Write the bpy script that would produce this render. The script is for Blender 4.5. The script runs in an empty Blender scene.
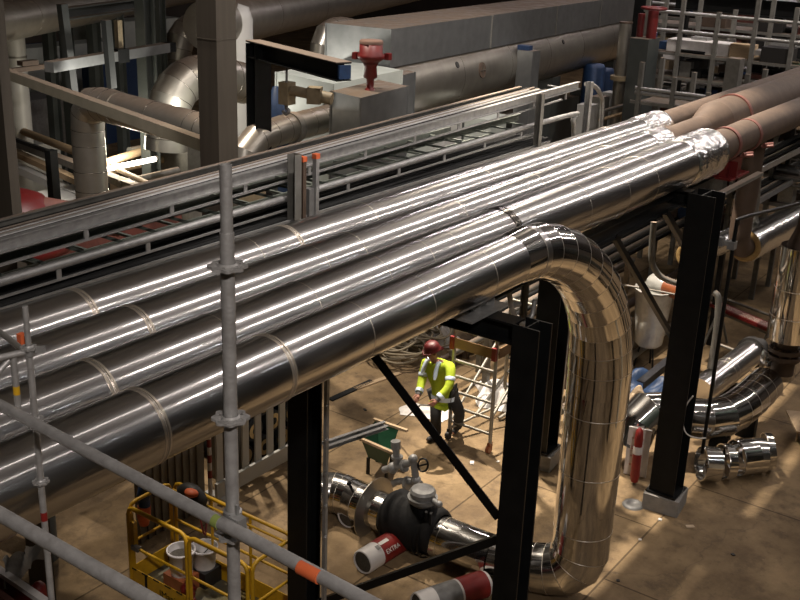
import bpy, math, random
from math import sin, cos, pi, radians, sqrt, atan2
from mathutils import Vector as V, Matrix

random.seed(7)
SC = bpy.context.scene
COL = SC.collection

# ------------------------------------------------------------------ camera
CAMH = 8.0
YAW, PITCH, ROLL, FPX = radians(35.0), radians(20.0), radians(2.2), 1061.0
_cy, _sy, _cp, _sp = cos(YAW), sin(YAW), cos(PITCH), sin(PITCH)
FWD = V((_cy*_cp, _sy*_cp, -_sp))
_ri = V((_sy, -_cy, 0)); _up = _ri.cross(FWD)
RT = _ri*cos(ROLL) + _up*sin(ROLL)
UP = _up*cos(ROLL) - _ri*sin(ROLL)
CAM = V((0, 0, CAMH))

def at(px, py, x=None, y=None, z=None, d=None):
    """the point of the hall seen at a photo pixel, on the plane x=, y= or z= (or at a depth d)"""
    r = FWD + RT*((px-400)/FPX) - UP*((py-300)/FPX)
    if d is not None: t = d
    elif z is not None: t = (z-CAMH)/r.z
    elif y is not None: t = y/r.y
    else: t = x/r.x
    return CAM + r*t

cam_d = bpy.data.cameras.new('camera'); cam = bpy.data.objects.new('camera', cam_d); COL.objects.link(cam)
cam_d.sensor_width = 36.0; cam_d.lens = 36.0*FPX/800.0; cam_d.clip_start = 0.1; cam_d.clip_end = 400
m = Matrix((RT, UP, -FWD)).transposed().to_4x4(); m.translation = CAM
cam.matrix_world = m
SC.camera = cam

# ------------------------------------------------------------------ mesh builder
class MB:
    def __init__(s): s.v = []; s.f = []; s.sm = []; s.mi = []
    def add(s, vs, fs, smooth=False, mi=0):
        o = len(s.v); s.v += [V(p) for p in vs]
        for f in fs: s.f.append([i+o for i in f]); s.sm.append(smooth); s.mi.append(mi)
        return s
    def box(s, c, size, rot=0.0, mi=0, M=None):
        hx, hy, hz = size[0]/2, size[1]/2, size[2]/2
        R = M if M else Matrix.Rotation(rot, 3, 'Z'); c = V(c)
        vs = [c + R @ V((x*hx, y*hy, z*hz)) for z in (-1, 1) for x, y in ((-1,-1),(1,-1),(1,1),(-1,1))]
        return s.add(vs, [(3,2,1,0),(4,5,6,7),(0,1,5,4),(1,2,6,5),(2,3,7,6),(3,0,4,7)], False, mi)
    def prism(s, prof, p0, p1, up=(0,0,1), caps=True, smooth=False, mi=0):
        """prof: (a,b) polygon; a along side = dir x up, b along up"""
        p0, p1 = V(p0), V(p1); d = (p1-p0).normalized(); u = V(up)
        if abs(d.dot(u.normalized())) > .99: u = V((1,0,0)) if abs(d.x) < .9 else V((0,1,0))
        sd = d.cross(u).normalized(); u = sd.cross(d).normalized(); n = len(prof)
        vs = [p + sd*a + u*b for p in (p0, p1) for a, b in prof]
        fs = [(i, (i+1) % n, n+(i+1) % n, n+i) for i in range(n)]
        if caps: fs += [tuple(range(n-1, -1, -1)), tuple(range(n, 2*n))]
        return s.add(vs, fs, smooth, mi)
    def bar(s, p0, p1, w, h, up=(0,0,1), mi=0):
        return s.prism([(-w/2,-h/2),(w/2,-h/2),(w/2,h/2),(-w/2,h/2)], p0, p1, up, mi=mi)
    def hbeam(s, p0, p1, b, h, up=(0,0,1), tf=.018, tw=.012):
        """H section: flanges of width b, depth h along up"""
        x, y = b/2, h/2
        return s.prism([(-x,-y),(x,-y),(x,-y+tf),(tw/2,-y+tf),(tw/2,y-tf),(x,y-tf),(x,y),(-x,y),(-x,y-tf),(-tw/2,y-tf),(-tw/2,-y+tf),(-x,-y+tf)], p0, p1, up)
    def channel(s, p0, p1, b, h, up=(0,0,1), t=.01):
        """C section, web on the -side, lips to +side"""
        return s.prism([(-b/2,-h/2),(b/2,-h/2),(b/2,-h/2+t),(-b/2+t,-h/2+t),(-b/2+t,h/2-t),(b/2,h/2-t),(b/2,h/2),(-b/2,h/2)], p0, p1, up)
    def angle(s, p0, p1, b, t=.01, up=(0,0,1)):
        return s.prism([(-b/2,-b/2),(b/2,-b/2),(b/2,-b/2+t),(-b/2+t,-b/2+t),(-b/2+t,b/2),(-b/2,b/2)], p0, p1, up)
    def tube(s, path, r, n=16, caps=True, closed=False, sharp=False, mi=0, inner=None):
        P = [V(p) for p in path]; N = len(P)
        rr = list(r) if hasattr(r, '__len__') else [r]*N
        T = []
        for i in range(N):
            if closed: a, b = P[i-1], P[(i+1) % N]
            else: a, b = P[max(i-1, 0)], P[min(i+1, N-1)]
            if not closed and 0 < i < N-1:
                t = (P[i]-a).normalized() + (b-P[i]).normalized()
            else: t = b-a
            T.append(t.normalized())
        u = V((0,0,1)) if abs(T[0].z) < .9 else V((1,0,0))
        u = (u - T[0]*u.dot(T[0])).normalized(); rings = []
        for i in range(N):
            u = (u - T[i]*u.dot(T[i])).normalized(); w = T[i].cross(u)
            k = 1.0; ax = None
            if sharp and 0 < i < N-1:            # mitre: stretch in the bend plane
                d0 = (P[i]-P[i-1]).normalized(); c = max(.3, d0.dot(T[i])); k = 1/c
                ax = (P[i+1]-P[i]).normalized()-d0
                ax = (ax - T[i]*ax.dot(T[i])); ax = ax.normalized() if ax.length > 1e-6 else None
            ring = []
            for j in range(n):
                o = u*cos(2*pi*j/n) + w*sin(2*pi*j/n)
                if ax: o = o + ax*(o.dot(ax)*(k-1))
                ring.append(P[i] + o*rr[i])
            rings.append(ring)
        if sharp:
            for i in range(N-1):
                s.add(rings[i]+rings[i+1], [(j, (j+1) % n, n+(j+1) % n, n+j) for j in range(n)], True, mi)
        else:
            vs = [p for ring in rings for p in ring]; fs = []
            for i in range(N if closed else N-1):
                a, b = i*n, ((i+1) % N)*n
                fs += [(a+j, a+(j+1) % n, b+(j+1) % n, b+j) for j in range(n)]
            s.add(vs, fs, True, mi)
        if caps and not closed:
            s.add(rings[0], [tuple(range(n-1, -1, -1))], False, mi)
            s.add(rings[-1], [tuple(range(n))], False, mi)
        return s
    def cyl(s, p0, p1, r, n=16, caps=True, r1=None, mi=0):
        return s.tube([p0, p1], [r, r if r1 is None else r1], n, caps, mi=mi)
    def lathe(s, prof, c, axis=(0,0,1), n=24, caps=False, smooth=True, mi=0, sharp=False):
        """prof: (radius, distance along axis) from c"""
        c, a = V(c), V(axis).normalized()
        u = V((1,0,0)) if abs(a.x) < .9 else V((0,1,0)); u = (u - a*u.dot(a)).normalized(); w = a.cross(u)
        ring = lambda r, h: [c + a*h + (u*cos(2*pi*j/n) + w*sin(2*pi*j/n))*r for j in range(n)]
        if sharp:
            for (r0, h0), (r1, h1) in zip(prof, prof[1:]):
                s.add(ring(r0, h0)+ring(r1, h1), [(j, (j+1) % n, n+(j+1) % n, n+j) for j in range(n)], smooth, mi)
        else:
            vs = [p for r, h in prof for p in ring(r, h)]
            s.add(vs, [(i*n+j, i*n+(j+1) % n, (i+1)*n+(j+1) % n, (i+1)*n+j) for i in range(len(prof)-1) for j in range(n)], smooth, mi)
        if caps:
            s.add(ring(*prof[0]), [tuple(range(n-1, -1, -1))], False, mi); s.add(ring(*prof[-1]), [tuple(range(n))], False, mi)
        return s
    def ball(s, c, r, n=12, m_=8, sc=(1,1,1), mi=0):
        c = V(c); vs = []; fs = []
        for i in range(m_+1):
            for j in range(n):
                a, b = pi*i/m_, 2*pi*j/n
                vs.append(c + V((sin(a)*cos(b)*sc[0], sin(a)*sin(b)*sc[1], cos(a)*sc[2]))*r)
        for i in range(m_):
            for j in range(n): fs.append((i*n+j, (i+1)*n+j, (i+1)*n+(j+1) % n, i*n+(j+1) % n))
        return s.add(vs, fs, True, mi)
    def sheet(s, fn, nu, nv, smooth=True, mi=0):
        vs = [fn(i/nu, j/nv) for j in range(nv+1) for i in range(nu+1)]
        return s.add(vs, [(j*(nu+1)+i, j*(nu+1)+i+1, (j+1)*(nu+1)+i+1, (j+1)*(nu+1)+i) for j in range(nv) for i in range(nu)], smooth, mi)
    def merge(s, o): return s.add(o.v, o.f) if False else s._m(o)
    def _m(s, o):
        k = len(s.v); s.v += o.v
        for f, sm, mi in zip(o.f, o.sm, o.mi): s.f.append([i+k for i in f]); s.sm.append(sm); s.mi.append(mi)
        return s
    def base(s):
        xs, ys, zs = zip(*[(p.x, p.y, p.z) for p in s.v])
        return V(((min(xs)+max(xs))/2, (min(ys)+max(ys))/2, min(zs)))
    def mesh(s, name, org):
        me = bpy.data.meshes.new(name)
        me.from_pydata([p-org for p in s.v], [], s.f)
        me.polygons.foreach_set('use_smooth', s.sm); me.polygons.foreach_set('material_index', s.mi)
        me.validate(); me.update()
        return me

def mats(me, m):
    for k in (m if isinstance(m, (list, tuple)) else [m]): me.materials.append(k)
    if len(me.materials) == 1 and len(me.polygons) and max(p.material_index for p in me.polygons) == 1:
        me.materials.append(M['seam'] if m in (M['clad'], M['clad_bend']) else M['strap_dark'])

def single(name, label, cat, mb, m, group=None, kind=None):
    o_ = mb.base(); me = mb.mesh(name, o_); mats(me, m)
    ob = bpy.data.objects.new(name, me); ob.location = o_; COL.objects.link(ob)
    if label: ob['label'] = label
    if cat: ob['category'] = cat
    if group: ob['group'] = group
    if kind: ob['kind'] = kind
    return ob

def structure(name, mb, m, label=None):
    return single(name, label, None, mb, m, kind='structure')

class Thing:
    def __init__(s, name, label, cat, loc, group=None):
        s.o = bpy.data.objects.new(name, None); s.o.empty_display_size = .1; COL.objects.link(s.o)
        s.loc = V(loc); s.o.location = s.loc
        s.o['label'] = label; s.o['category'] = cat
        if group: s.o['group'] = group
    def part(s, name, mb, m, parent=None, label=None):
        me = mb.mesh(name, s.loc); mats(me, m)
        ob = bpy.data.objects.new(name, me); COL.objects.link(ob)
        ob.parent = parent or s.o
        if label: ob['label'] = label
        return ob

def bez(pts, n=8):
    """Catmull-Rom through the points"""
    P = [V(p) for p in pts]; P = [P[0]*2-P[1]] + P + [P[-1]*2-P[-2]]; out = []
    for i in range(1, len(P)-2):
        a, b, c, d = P[i-1:i+3]
        for k in range(n):
            t = k/n
            out.append(((b*2) + (c-a)*t + (a*2-b*5+c*4-d)*t*t + (b*3-a-c*3+d)*t**3)*.5)
    out.append(P[-2]); return out

# ------------------------------------------------------------------ materials
def mat(name, col, rough=.6, metal=0.0, col2=None, scale=8.0, amt=.5, bump=0.0, bscale=40.0, dust=None, rvar=0.0, stretch=None, coat=0.0, emit=None, spec=.5, detail=5):
    m = bpy.data.materials.new(name); m.use_nodes = True; nt = m.node_tree; N = nt.nodes; L = nt.links
    b = N['Principled BSDF']
    b.inputs['Base Color'].default_value = (*col, 1); b.inputs['Roughness'].default_value = rough; b.inputs['Metallic'].default_value = metal
    b.inputs['Specular IOR Level'].default_value = spec
    if coat: b.inputs['Coat Weight'].default_value = coat
    if emit: b.inputs['Emission Color'].default_value = (*emit[0], 1); b.inputs['Emission Strength'].default_value = emit[1]
    tc = N.new('ShaderNodeTexCoord'); src = tc.outputs['Object']
    if stretch:
        mp = N.new('ShaderNodeMapping'); mp.inputs['Scale'].default_value = stretch; L.new(src, mp.inputs['Vector']); src = mp.outputs['Vector']
    cur = None
    if col2 or rvar:
        nz = N.new('ShaderNodeTexNoise'); nz.inputs['Scale'].default_value = scale; nz.inputs['Detail'].default_value = detail; L.new(src, nz.inputs['Vector'])
        mr = N.new('ShaderNodeMapRange'); mr.inputs[1].default_value = .5-amt/2*.6; mr.inputs[2].default_value = .5+amt/2*.6; L.new(nz.outputs['Fac'], mr.inputs[0])
        if col2:
            mx = N.new('ShaderNodeMix'); mx.data_type = 'RGBA'; mx.inputs[6].default_value = (*col, 1); mx.inputs[7].default_value = (*col2, 1)
            L.new(mr.outputs[0], mx.inputs[0]); cur = mx.outputs[2]; L.new(cur, b.inputs['Base Color'])
        if rvar:
            m2 = N.new('ShaderNodeMapRange'); m2.inputs[3].default_value = max(.02, rough-rvar); m2.inputs[4].default_value = min(1, rough+rvar)
            L.new(mr.outputs[0], m2.inputs[0]); L.new(m2.outputs[0], b.inputs['Roughness'])
    if dust:                                             # settled dust on faces that look up
        dcol, dmin, dmax = dust
        ge = N.new('ShaderNodeNewGeometry'); sp = N.new('ShaderNodeSeparateXYZ'); L.new(ge.outputs['Normal'], sp.inputs[0])
        mr = N.new('ShaderNodeMapRange'); mr.inputs[1].default_value = dmin; mr.inputs[2].default_value = dmax; L.new(sp.outputs['Z'], mr.inputs[0])
        nz = N.new('ShaderNodeTexNoise'); nz.inputs['Scale'].default_value = 3; nz.inputs['Detail'].default_value = 6; L.new(tc.outputs['Object'], nz.inputs['Vector'])
        m3 = N.new('ShaderNodeMapRange'); m3.inputs[1].default_value = .25; m3.inputs[2].default_value = .6; m3.inputs[3].default_value = .45; m3.inputs[4].default_value = 1; L.new(nz.outputs['Fac'], m3.inputs[0])
        mu = N.new('ShaderNodeMath'); mu.operation = 'MULTIPLY'; L.new(mr.outputs[0], mu.inputs[0]); L.new(m3.outputs[0], mu.inputs[1])
        d = N.new('ShaderNodeBsdfPrincipled'); d.inputs['Base Color'].default_value = (*dcol, 1); d.inputs['Roughness'].default_value = .9; d.inputs['Specular IOR Level'].default_value = .15
        ms = N.new('ShaderNodeMixShader'); L.new(mu.outputs[0], ms.inputs[0]); L.new(b.outputs[0], ms.inputs[1]); L.new(d.outputs[0], ms.inputs[2])
        L.new(ms.outputs[0], N['Material Output'].inputs['Surface'])
    if bump:
        nb = N.new('ShaderNodeTexNoise'); nb.inputs['Scale'].default_value = bscale; nb.inputs['Detail'].default_value = 3; L.new(src, nb.inputs['Vector'])
        bp = N.new('ShaderNodeBump'); bp.inputs['Strength'].default_value = bump; bp.inputs['Distance'].default_value = .02
        L.new(nb.outputs['Fac'], bp.inputs['Height']); L.new(bp.outputs[0], b.inputs['Normal'])
    return m

M = {}
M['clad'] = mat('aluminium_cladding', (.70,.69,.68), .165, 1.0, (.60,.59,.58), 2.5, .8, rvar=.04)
M['roofbeam'] = mat('roof_beam', (.20,.19,.18), .7)
M['clad_bend'] = mat('aluminium_bend_cladding', (.70,.685,.66), .13, 1.0, (.60,.585,.56), 3, .8, rvar=.03)
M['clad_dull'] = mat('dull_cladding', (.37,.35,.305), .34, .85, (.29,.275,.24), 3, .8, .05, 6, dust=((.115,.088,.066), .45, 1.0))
M['sheet'] = mat('galvanised_sheet', (.30,.31,.31), .45, .85, (.22,.23,.23), 4, .9, .03, 8, dust=((.13,.10,.075), .4, .95))
M['strap'] = mat('strap', (.62,.56,.47), .35, .8)
M['strap_dark'] = mat('dark_strap', (.13,.12,.105), .22, 1.0)
M['foil'] = mat('foil_tape', (.80,.80,.79), .24, 1.0, bump=.3, bscale=14)
M['rustpipe'] = mat('bare_pipe', (.050,.031,.020), .70, .0, (.082,.054,.036), 5, .8, .12, 60)
M['black'] = mat('black_paint', (.0042,.0045,.0048), .40, .0, (.0080,.0085,.0085), 6, .7, spec=.22)
M['steelgrey'] = mat('dark_green_grey_paint', (.030,.036,.035), .5, .0, (.045,.050,.047), 3, .7, dust=((.14,.11,.085), .6, 1.0))
M['galv'] = mat('galvanised', (.42,.42,.41), .45, .6, (.28,.28,.275), 14, .9, .1, 30)
M['galv_d'] = mat('dull_galvanised', (.23,.225,.205), .55, .5, (.15,.147,.132), 9, .9, .1, 30, dust=((.2,.155,.12), .5, 1.0))
M['scaff'] = mat('scaffold_tube', (.40,.395,.385), .5, .45, (.27,.262,.25), 22, .9, .15, 60)
M['greenrail'] = mat('painted_tray', (.10,.125,.105), .5, .2, (.16,.175,.155), 18, .8)
M['cable'] = mat('black_cable', (.009,.0095,.0095), .75, 0, (.016,.0165,.016), 10, .7, spec=.15)
M['concrete'] = mat('concrete_block', (.27,.26,.24), .85, 0, (.19,.18,.165), 9, .9, .3, 40)
M['yellow'] = mat('yellow_paint', (.58,.335,.012), .42, 0, (.42,.235,.010), 11, .8, .05, 40)
M['red'] = mat('red_paint', (.22,.012,.009), .5, 0, (.14,.008,.007), 9, .8)
M['redox'] = mat('red_oxide', (.15,.048,.034), .6, 0, (.10,.034,.027), 20, .8)
M['bloodred'] = mat('dark_red_paint', (.13,.008,.007), .45, 0, (.09,.006,.006), 9, .8)
M['orange'] = mat('orange', (.60,.13,.04), .6, 0, (.55,.10,.03), 18, .7)
M['blue'] = mat('blue', (.008,.027,.075), .55, 0, (.012,.04,.11), 12, .8)
M['white'] = mat('white', (.66,.64,.62), .55, 0, (.50,.48,.46), 9, .8)
M['whitepl'] = mat('white_plastic', (.62,.60,.585), .4, 0, (.52,.50,.48), 6, .8)
M['wool'] = mat('mineral_wool', (.075,.066,.05), .95, 0, (.035,.031,.024), 45, .9, .6, 90)
M['ins_yellow'] = mat('yellow_insulation', (.36,.24,.09), .9, 0, (.25,.16,.06), 25, .9, .4, 80)
M['lime'] = mat('hi_vis_fabric', (.36,.45,.012), .8, 0, (.25,.33,.008), 9, .8, .3, 18)
M['tape'] = mat('reflective_tape', (.55,.63,.72), .4, .1)
M['trouser'] = mat('dark_trousers', (.013,.0125,.013), .85, 0, (.026,.024,.022), 14, .8, .3, 25)
M['skin'] = mat('skin', (.36,.17,.11), .6, 0, (.30,.13,.085), 20, .6)
M['helmet'] = mat('helmet', (.10,.008,.009), .45, 0, (.07,.006,.006), 12, .6)
M['boot'] = mat('boot', (.012,.011,.010), .6)
M['glove'] = mat('glove', (.05,.045,.042), .8, 0, (.1,.09,.08), 30, .7)
M['ply'] = mat('plywood', (.22,.125,.05), .7, 0, (.16,.09,.035), 6, .8, stretch=(1,1,8))
M['wood'] = mat('timber', (.38,.28,.17), .75, 0, (.27,.19,.11), 6, .8, stretch=(1,6,6))
M['alu'] = mat('aluminium_tube', (.33,.31,.265), .45, .5, (.24,.225,.19), 20, .8)
M['jacket'] = mat('black_insulation_jacket', (.0055,.0055,.006), .75, 0, (.009,.009,.009), 8, .8, .35, 9, spec=.25)
M['cast'] = mat('grey_casting', (.22,.22,.215), .5, .3, (.15,.15,.145), 14, .8, .15, 30)
M['green'] = mat('green_paint', (.008,.055,.022), .5, 0, (.006,.035,.016), 9, .8)
M['hose'] = mat('hose', (.27,.225,.15), .7, 0, (.18,.15,.10), 20, .8)
M['card'] = mat('cardboard', (.40,.31,.21), .8, 0, (.33,.25,.165), 8, .7)
M['poly'] = mat('clear_sheeting', (.50,.50,.47), .22, .1, (.36,.36,.34), 8, .8, .6, 10)
M['brownpanel'] = mat('panel', (.18,.16,.125), .6, .1, (.13,.115,.09), 5, .8)
M['paleg'] = mat('pale_green_grey', (.42,.45,.41), .5, .1, (.34,.37,.335), 3, .8)
M['beige'] = mat('hoist_beige', (.24,.19,.115), .55, 0, (.16,.13,.08), 12, .8)
M['rope'] = mat('rope', (.6,.58,.53), .8)
M['ltgrey'] = mat('light_grey_paint', (.44,.44,.41), .5, .1, (.42,.42,.40), 5, .8)
M['tube_lamp'] = mat('lamp_tube', (1,1,1), .5, emit=((1.0,.93,.80), 9.0))
M['greenpaint'] = mat('lime_paint_splash', (.20,.25,.06), .7)
M['sleeve'] = mat('brown_wrap', (.25,.075,.025), .4, 0, (.17,.05,.02), 7, .8)

def two_lobe(m, r1, r2, f):
    """polished sheet with a soft haze: a tight and a wide reflection lobe"""
    nt = m.node_tree; N = nt.nodes; L = nt.links; b = N['Principled BSDF']
    for l in list(b.inputs['Roughness'].links): L.remove(l)
    b.inputs['Roughness'].default_value = r1
    c = N.new('ShaderNodeBsdfPrincipled'); c.inputs['Metallic'].default_value = 1; c.inputs['Roughness'].default_value = r2
    if b.inputs['Base Color'].links: L.new(b.inputs['Base Color'].links[0].from_socket, c.inputs['Base Color'])
    x = N.new('ShaderNodeMixShader'); x.inputs[0].default_value = f; L.new(b.outputs[0], x.inputs[1]); L.new(c.outputs[0], x.inputs[2]); L.new(x.outputs[0], N['Material Output'].inputs['Surface'])
two_lobe(M['clad'], .085, .28, .5); two_lobe(M['clad_bend'], .05, .24, .2)
M['seam'] = mat('lap_seam', (.62,.57,.50), .38, .9)

def floor_mat():
    m = bpy.data.materials.new('concrete_floor'); m.use_nodes = True; nt = m.node_tree; N = nt.nodes; L = nt.links
    b = N['Principled BSDF']; b.inputs['Roughness'].default_value = .8; b.inputs['Specular IOR Level'].default_value = .25
    tc = N.new('ShaderNodeTexCoord'); src = tc.outputs['Object']
    def noise(sc, det=6, rough=.6):
        n = N.new('ShaderNodeTexNoise'); n.inputs['Scale'].default_value = sc; n.inputs['Detail'].default_value = det; n.inputs['Roughness'].default_value = rough
        L.new(src, n.inputs['Vector']); return n.outputs['Fac']
    def ramp(f, a, ca, z, cz):
        r = N.new('ShaderNodeValToRGB'); e = r.color_ramp.elements; e[0].position = a; e[0].color = (*ca, 1); e[1].position = z; e[1].color = (*cz, 1)
        L.new(f, r.inputs[0]); return r.outputs[0]
    def mix(a, bb, fac, mode='MIX'):
        x = N.new('ShaderNodeMix'); x.data_type = 'RGBA'; x.blend_type = mode
        for i, k in ((6, a), (7, bb)):
            if isinstance(k, tuple): x.inputs[i].default_value = (*k, 1)
            else: L.new(k, x.inputs[i])
        if isinstance(fac, float): x.inputs[0].default_value = fac
        else: L.new(fac, x.inputs[0])
        return x.outputs[2]
    c = ramp(noise(.9, 8, .65), .32, (.120,.080,.042), .68, (.315,.222,.120))
    c = mix(c, (.075,.052,.032), ramp(noise(2.3, 9, .72), .50, (0,0,0), .70, (.8,.8,.8)))
    c = mix(c, (.07,.05,.033), ramp(noise(11, 6, .75), .60, (0,0,0), .74, (.7,.7,.7)))
    c = mix(c, (.42,.33,.23), ramp(noise(26, 3, .6), .68, (0,0,0), .78, (.5,.5,.5)))
    br = N.new('ShaderNodeTexBrick'); br.offset = .5; br.inputs['Scale'].default_value = 1.0; br.inputs['Brick Width'].default_value = 3.1; br.inputs['Row Height'].default_value = 2.45
    br.inputs['Mortar Size'].default_value = .014; br.inputs['Color1'].default_value = (1,1,1,1); br.inputs['Color2'].default_value = (.86,.86,.86,1); br.inputs['Mortar'].default_value = (.35,.33,.3,1)
    mp = N.new('ShaderNodeMapping'); mp.inputs['Location'].default_value = (.4,.95,0); L.new(src, mp.inputs[0]); L.new(mp.outputs[0], br.inputs['Vector'])
    c = mix(c, br.outputs['Color'], 1.0, 'MULTIPLY')
    vo = N.new('ShaderNodeTexVoronoi'); vo.feature = 'DISTANCE_TO_EDGE'; vo.inputs['Scale'].default_value = .33; 
    wn = N.new('ShaderNodeTexNoise'); wn.inputs['Scale'].default_value = 1.6; wn.inputs['Detail'].default_value = 6; L.new(src, wn.inputs['Vector'])
    va = N.new('ShaderNodeVectorMath'); va.operation = 'MULTIPLY_ADD'; L.new(wn.outputs['Color'], va.inputs[0]); va.inputs[1].default_value = (.6,.6,.6); L.new(src, va.inputs[2]); L.new(va.outputs[0], vo.inputs['Vector'])
    c = mix(c, (.06,.045,.03), ramp(vo.outputs['Distance'], .0, (.35,.35,.35), .005, (0,0,0)))
    L.new(c, b.inputs['Base Color'])
    bp = N.new('ShaderNodeBump'); bp.inputs['Strength'].default_value = .35; bp.inputs['Distance'].default_value = .02; L.new(noise(22, 6), bp.inputs['Height']); L.new(bp.outputs[0], b.inputs['Normal'])
    return m
M['floor'] = floor_mat()
M['wall'] = mat('dark_wall_panels', (.060,.045,.034), .8, 0, (.035,.027,.021), .6, .9)
M['wallb'] = mat('wall_panels', (.10,.085,.07), .8, 0, (.07,.058,.047), .6, .9)

# ------------------------------------------------------------------ the hall
structure('floor', MB().box((55, 25, -.1), (130, 110, .2)), M['floor'])
structure('wall_back', MB().box((62, 25, 9), (.3, 110, 18)), M['wall'])
structure('wall_left', MB().box((20, 52, 9), (130, .3, 18)), M['wallb'])
structure('wall_right', MB().box((20, -15, 8), (130, .3, 16)), M['wallb'])
structure('wall_front', MB().box((-16, 20, 8), (.3, 80, 16)), M['wallb'])
for i, x in enumerate((-9, -2.5, 3, 9.5, 15, 21.5, 28, 35)):  # unseen dark wall columns, added to stripe the metal's reflections
    structure('unseen_trim_%d' % (i+4), MB().box((x, -14.5, 8), (.7 if i % 2 else 1.2, .6, 16)), M['black' if i % 3 else 'steelgrey'])
for i, (x, w_, z0, z1) in enumerate(((-5.5,3,.5,4),(0,2,1,6),(6.2,3.2,0,3.2),(12.2,2.4,1,7),(18.2,3.4,0,4),(24.8,3,1,6))):  # plain panels added out of view, pale stripes for the reflections
    structure('reflection_panel_%d' % (i+1), MB().box((x, -14.78, (z0+z1)/2), (w_, .12, z1-z0)), M['ins_yellow' if i % 3 == 0 else 'ltgrey' if i % 3 == 1 else 'brownpanel'])
for i, y in enumerate((-8, -1, 6, 13)):  # more unseen columns added as dark stripes in the reflections
    structure('unseen_trim_%d' % (i+12), MB().box((-15.6, y, 8), (.5, 1.0, 16)), M['steelgrey'])
for i, (x, y, w_, m_) in enumerate(((3.4,-3.2,.9,'black'),(6.6,-5.2,1.3,'brownpanel'),(9.6,-4.4,.8,'black'),(12.2,-5.4,1.2,'steelgrey'),(14.8,-3.8,.8,'black'),(17.6,-4.8,1.4,'green'),(20.5,-3.4,.9,'black'),(24,-4.5,1.5,'steelgrey'),(9.4,-.6,.55,'black'),(12.4,-.9,.6,'brownpanel'),(6.2,-.9,.5,'steelgrey'),(15.6,-.6,.5,'black'),(18.5,-.8,.6,'steelgrey'),(22,-.6,.6,'black'),(-3.5,-6,1.2,'black'),(-6,-2,1.4,'steelgrey'),(-7,3,1.0,'black'),(-5,8,1.3,'brownpanel'))):  # invented columns out of view, mirrored as stripes in the riser
    structure('unseen_trim_%d' % (i+20), MB().box((x, y, 7.7), (w_, w_*.8, 15.4)), M[m_])
rf = MB().box((27, 22, 16.2), (90, 76, .2))
structure('ceiling', rf, mat('roof_deck', (.30,.29,.28), .8, 0, (.24,.23,.22), 2, .9))
for i, y in enumerate((-6.5, 4.6, 17.5)):
    t = structure('unseen_trim_%d' % (i+1), MB().hbeam((-5, y, 15.6), (60, y, 15.6), .3, .55), M['roofbeam'])

def strip(name, x0, x1, y, z, w, e, col):
    """a long strip lamp"""
    l = bpy.data.lights.new(name, 'AREA'); l.shape = 'RECTANGLE'; l.size = x1-x0; l.size_y = w; l.energy = e; l.color = col
    o = bpy.data.objects.new(name, l); o.location = ((x0+x1)/2, y, z); COL.objects.link(o); return o
def bay(name, loc, tgt, r, e, col):
    l = bpy.data.lights.new(name, 'AREA'); l.shape = 'DISK'; l.size = r; l.energy = e; l.color = col
    o = bpy.data.objects.new(name, l); o.location = loc; o.rotation_euler = (V(tgt)-V(loc)).to_track_quat('-Z', 'Y').to_euler(); COL.objects.link(o); return o
WARM = (1.0, .87, .72); NEUT = (1.0, .90, .84)
for y, w_, k in ((3.5, .12, .9), (-2.5, .13, 1.0)):
    strip('luminaire_row', 2, 10.5, y, 13.6, w_, 8.5*w_*40*k, NEUT)
    strip('luminaire_row', 11, 56, y, 13.6, w_, 45*w_*330*k, (1.0,.89,.84))
strip('luminaire_row', 3, 34, -8.6, 13.6, .10, 31*.1*140, (.92,.95,1.0))
strip('luminaire_row', 24, 56, 14.4, 13.6, .22, 32*.22*200, (1.0,.88,.92))
o = strip('added_roof_wash', 28, 60, 2.0, 12.4, .4, 900, (1.0,.96,.93)); o.rotation_euler = (pi, 0, 0)  # added uplight: ceiling glow for the far ends of the pipes
o = strip('added_roof_wash', 0, 58, -5.0, 12.4, .4, 520, (1.0,.96,.93)); o.rotation_euler = (pi, 0, 0)  # added uplight, brightens the ceiling mirrored in the pipes
SC.cycles.sample_clamp_indirect = 5.0
def flood(loc, tgt, ang, e, col, soft=.16):
    l = bpy.data.lights.new('unseen_flood', 'SPOT'); l.energy = e; l.color = col; l.spot_size = radians(ang); l.spot_blend = .5; l.shadow_soft_size = soft
    o = bpy.data.objects.new('unseen_flood', l); o.location = loc; o.rotation_euler = (V(tgt)-V(loc)).to_track_quat('-Z', 'Y').to_euler(); COL.objects.link(o)
flood((15.4, 10.2, 13.8), (14.6, 4.0, 0), 46, 25000, WARM)
flood((13.4, 14.4, 13.8), (13.4, 9.2, 0), 36, 9000, WARM)
flood((8.0, 3.5, 13.7), (9.5, 9.0, 4), 46, 4200, NEUT)  # added to brighten the cable trays
flood((15, 8.5, 13.8), (20.5, 15, 3), 50, 8500, NEUT)  # added to brighten the background round the vessel
flood((24, 3, 13.8), (28, 9, 4), 46, 3200, NEUT)  # added to brighten the storage racks
flood((7, 10.5, 13.8), (11, 16, 2.5), 44, 8500, NEUT)  # added to brighten the background at the left
flood((9.5, 13.2, 13.8), (9.6, 8.0, 0), 30, 5000, WARM)
bay('unseen_bay_lamp', (24, 9.6, 13.8), (22, 8, 0), .5, 350, WARM)
bay('unseen_bay_lamp', (-3.0, -5.0, 13.8), (3, 2.5, 6), .6, 1300, NEUT)  # added behind the viewpoint to brighten the scaffold tubes
SC.view_settings.view_transform = 'Standard'; SC.view_settings.look = 'None'; SC.view_settings.gamma = 1.0; SC.view_settings.use_curve_mapping = False
SC.view_settings.exposure = -0.38
w = bpy.data.worlds.new('world'); SC.world = w; w.use_nodes = True
w.node_tree.nodes['Background'].inputs[0].default_value = (.9,.84,.78,1); w.node_tree.nodes['Background'].inputs[1].default_value = .045

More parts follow.
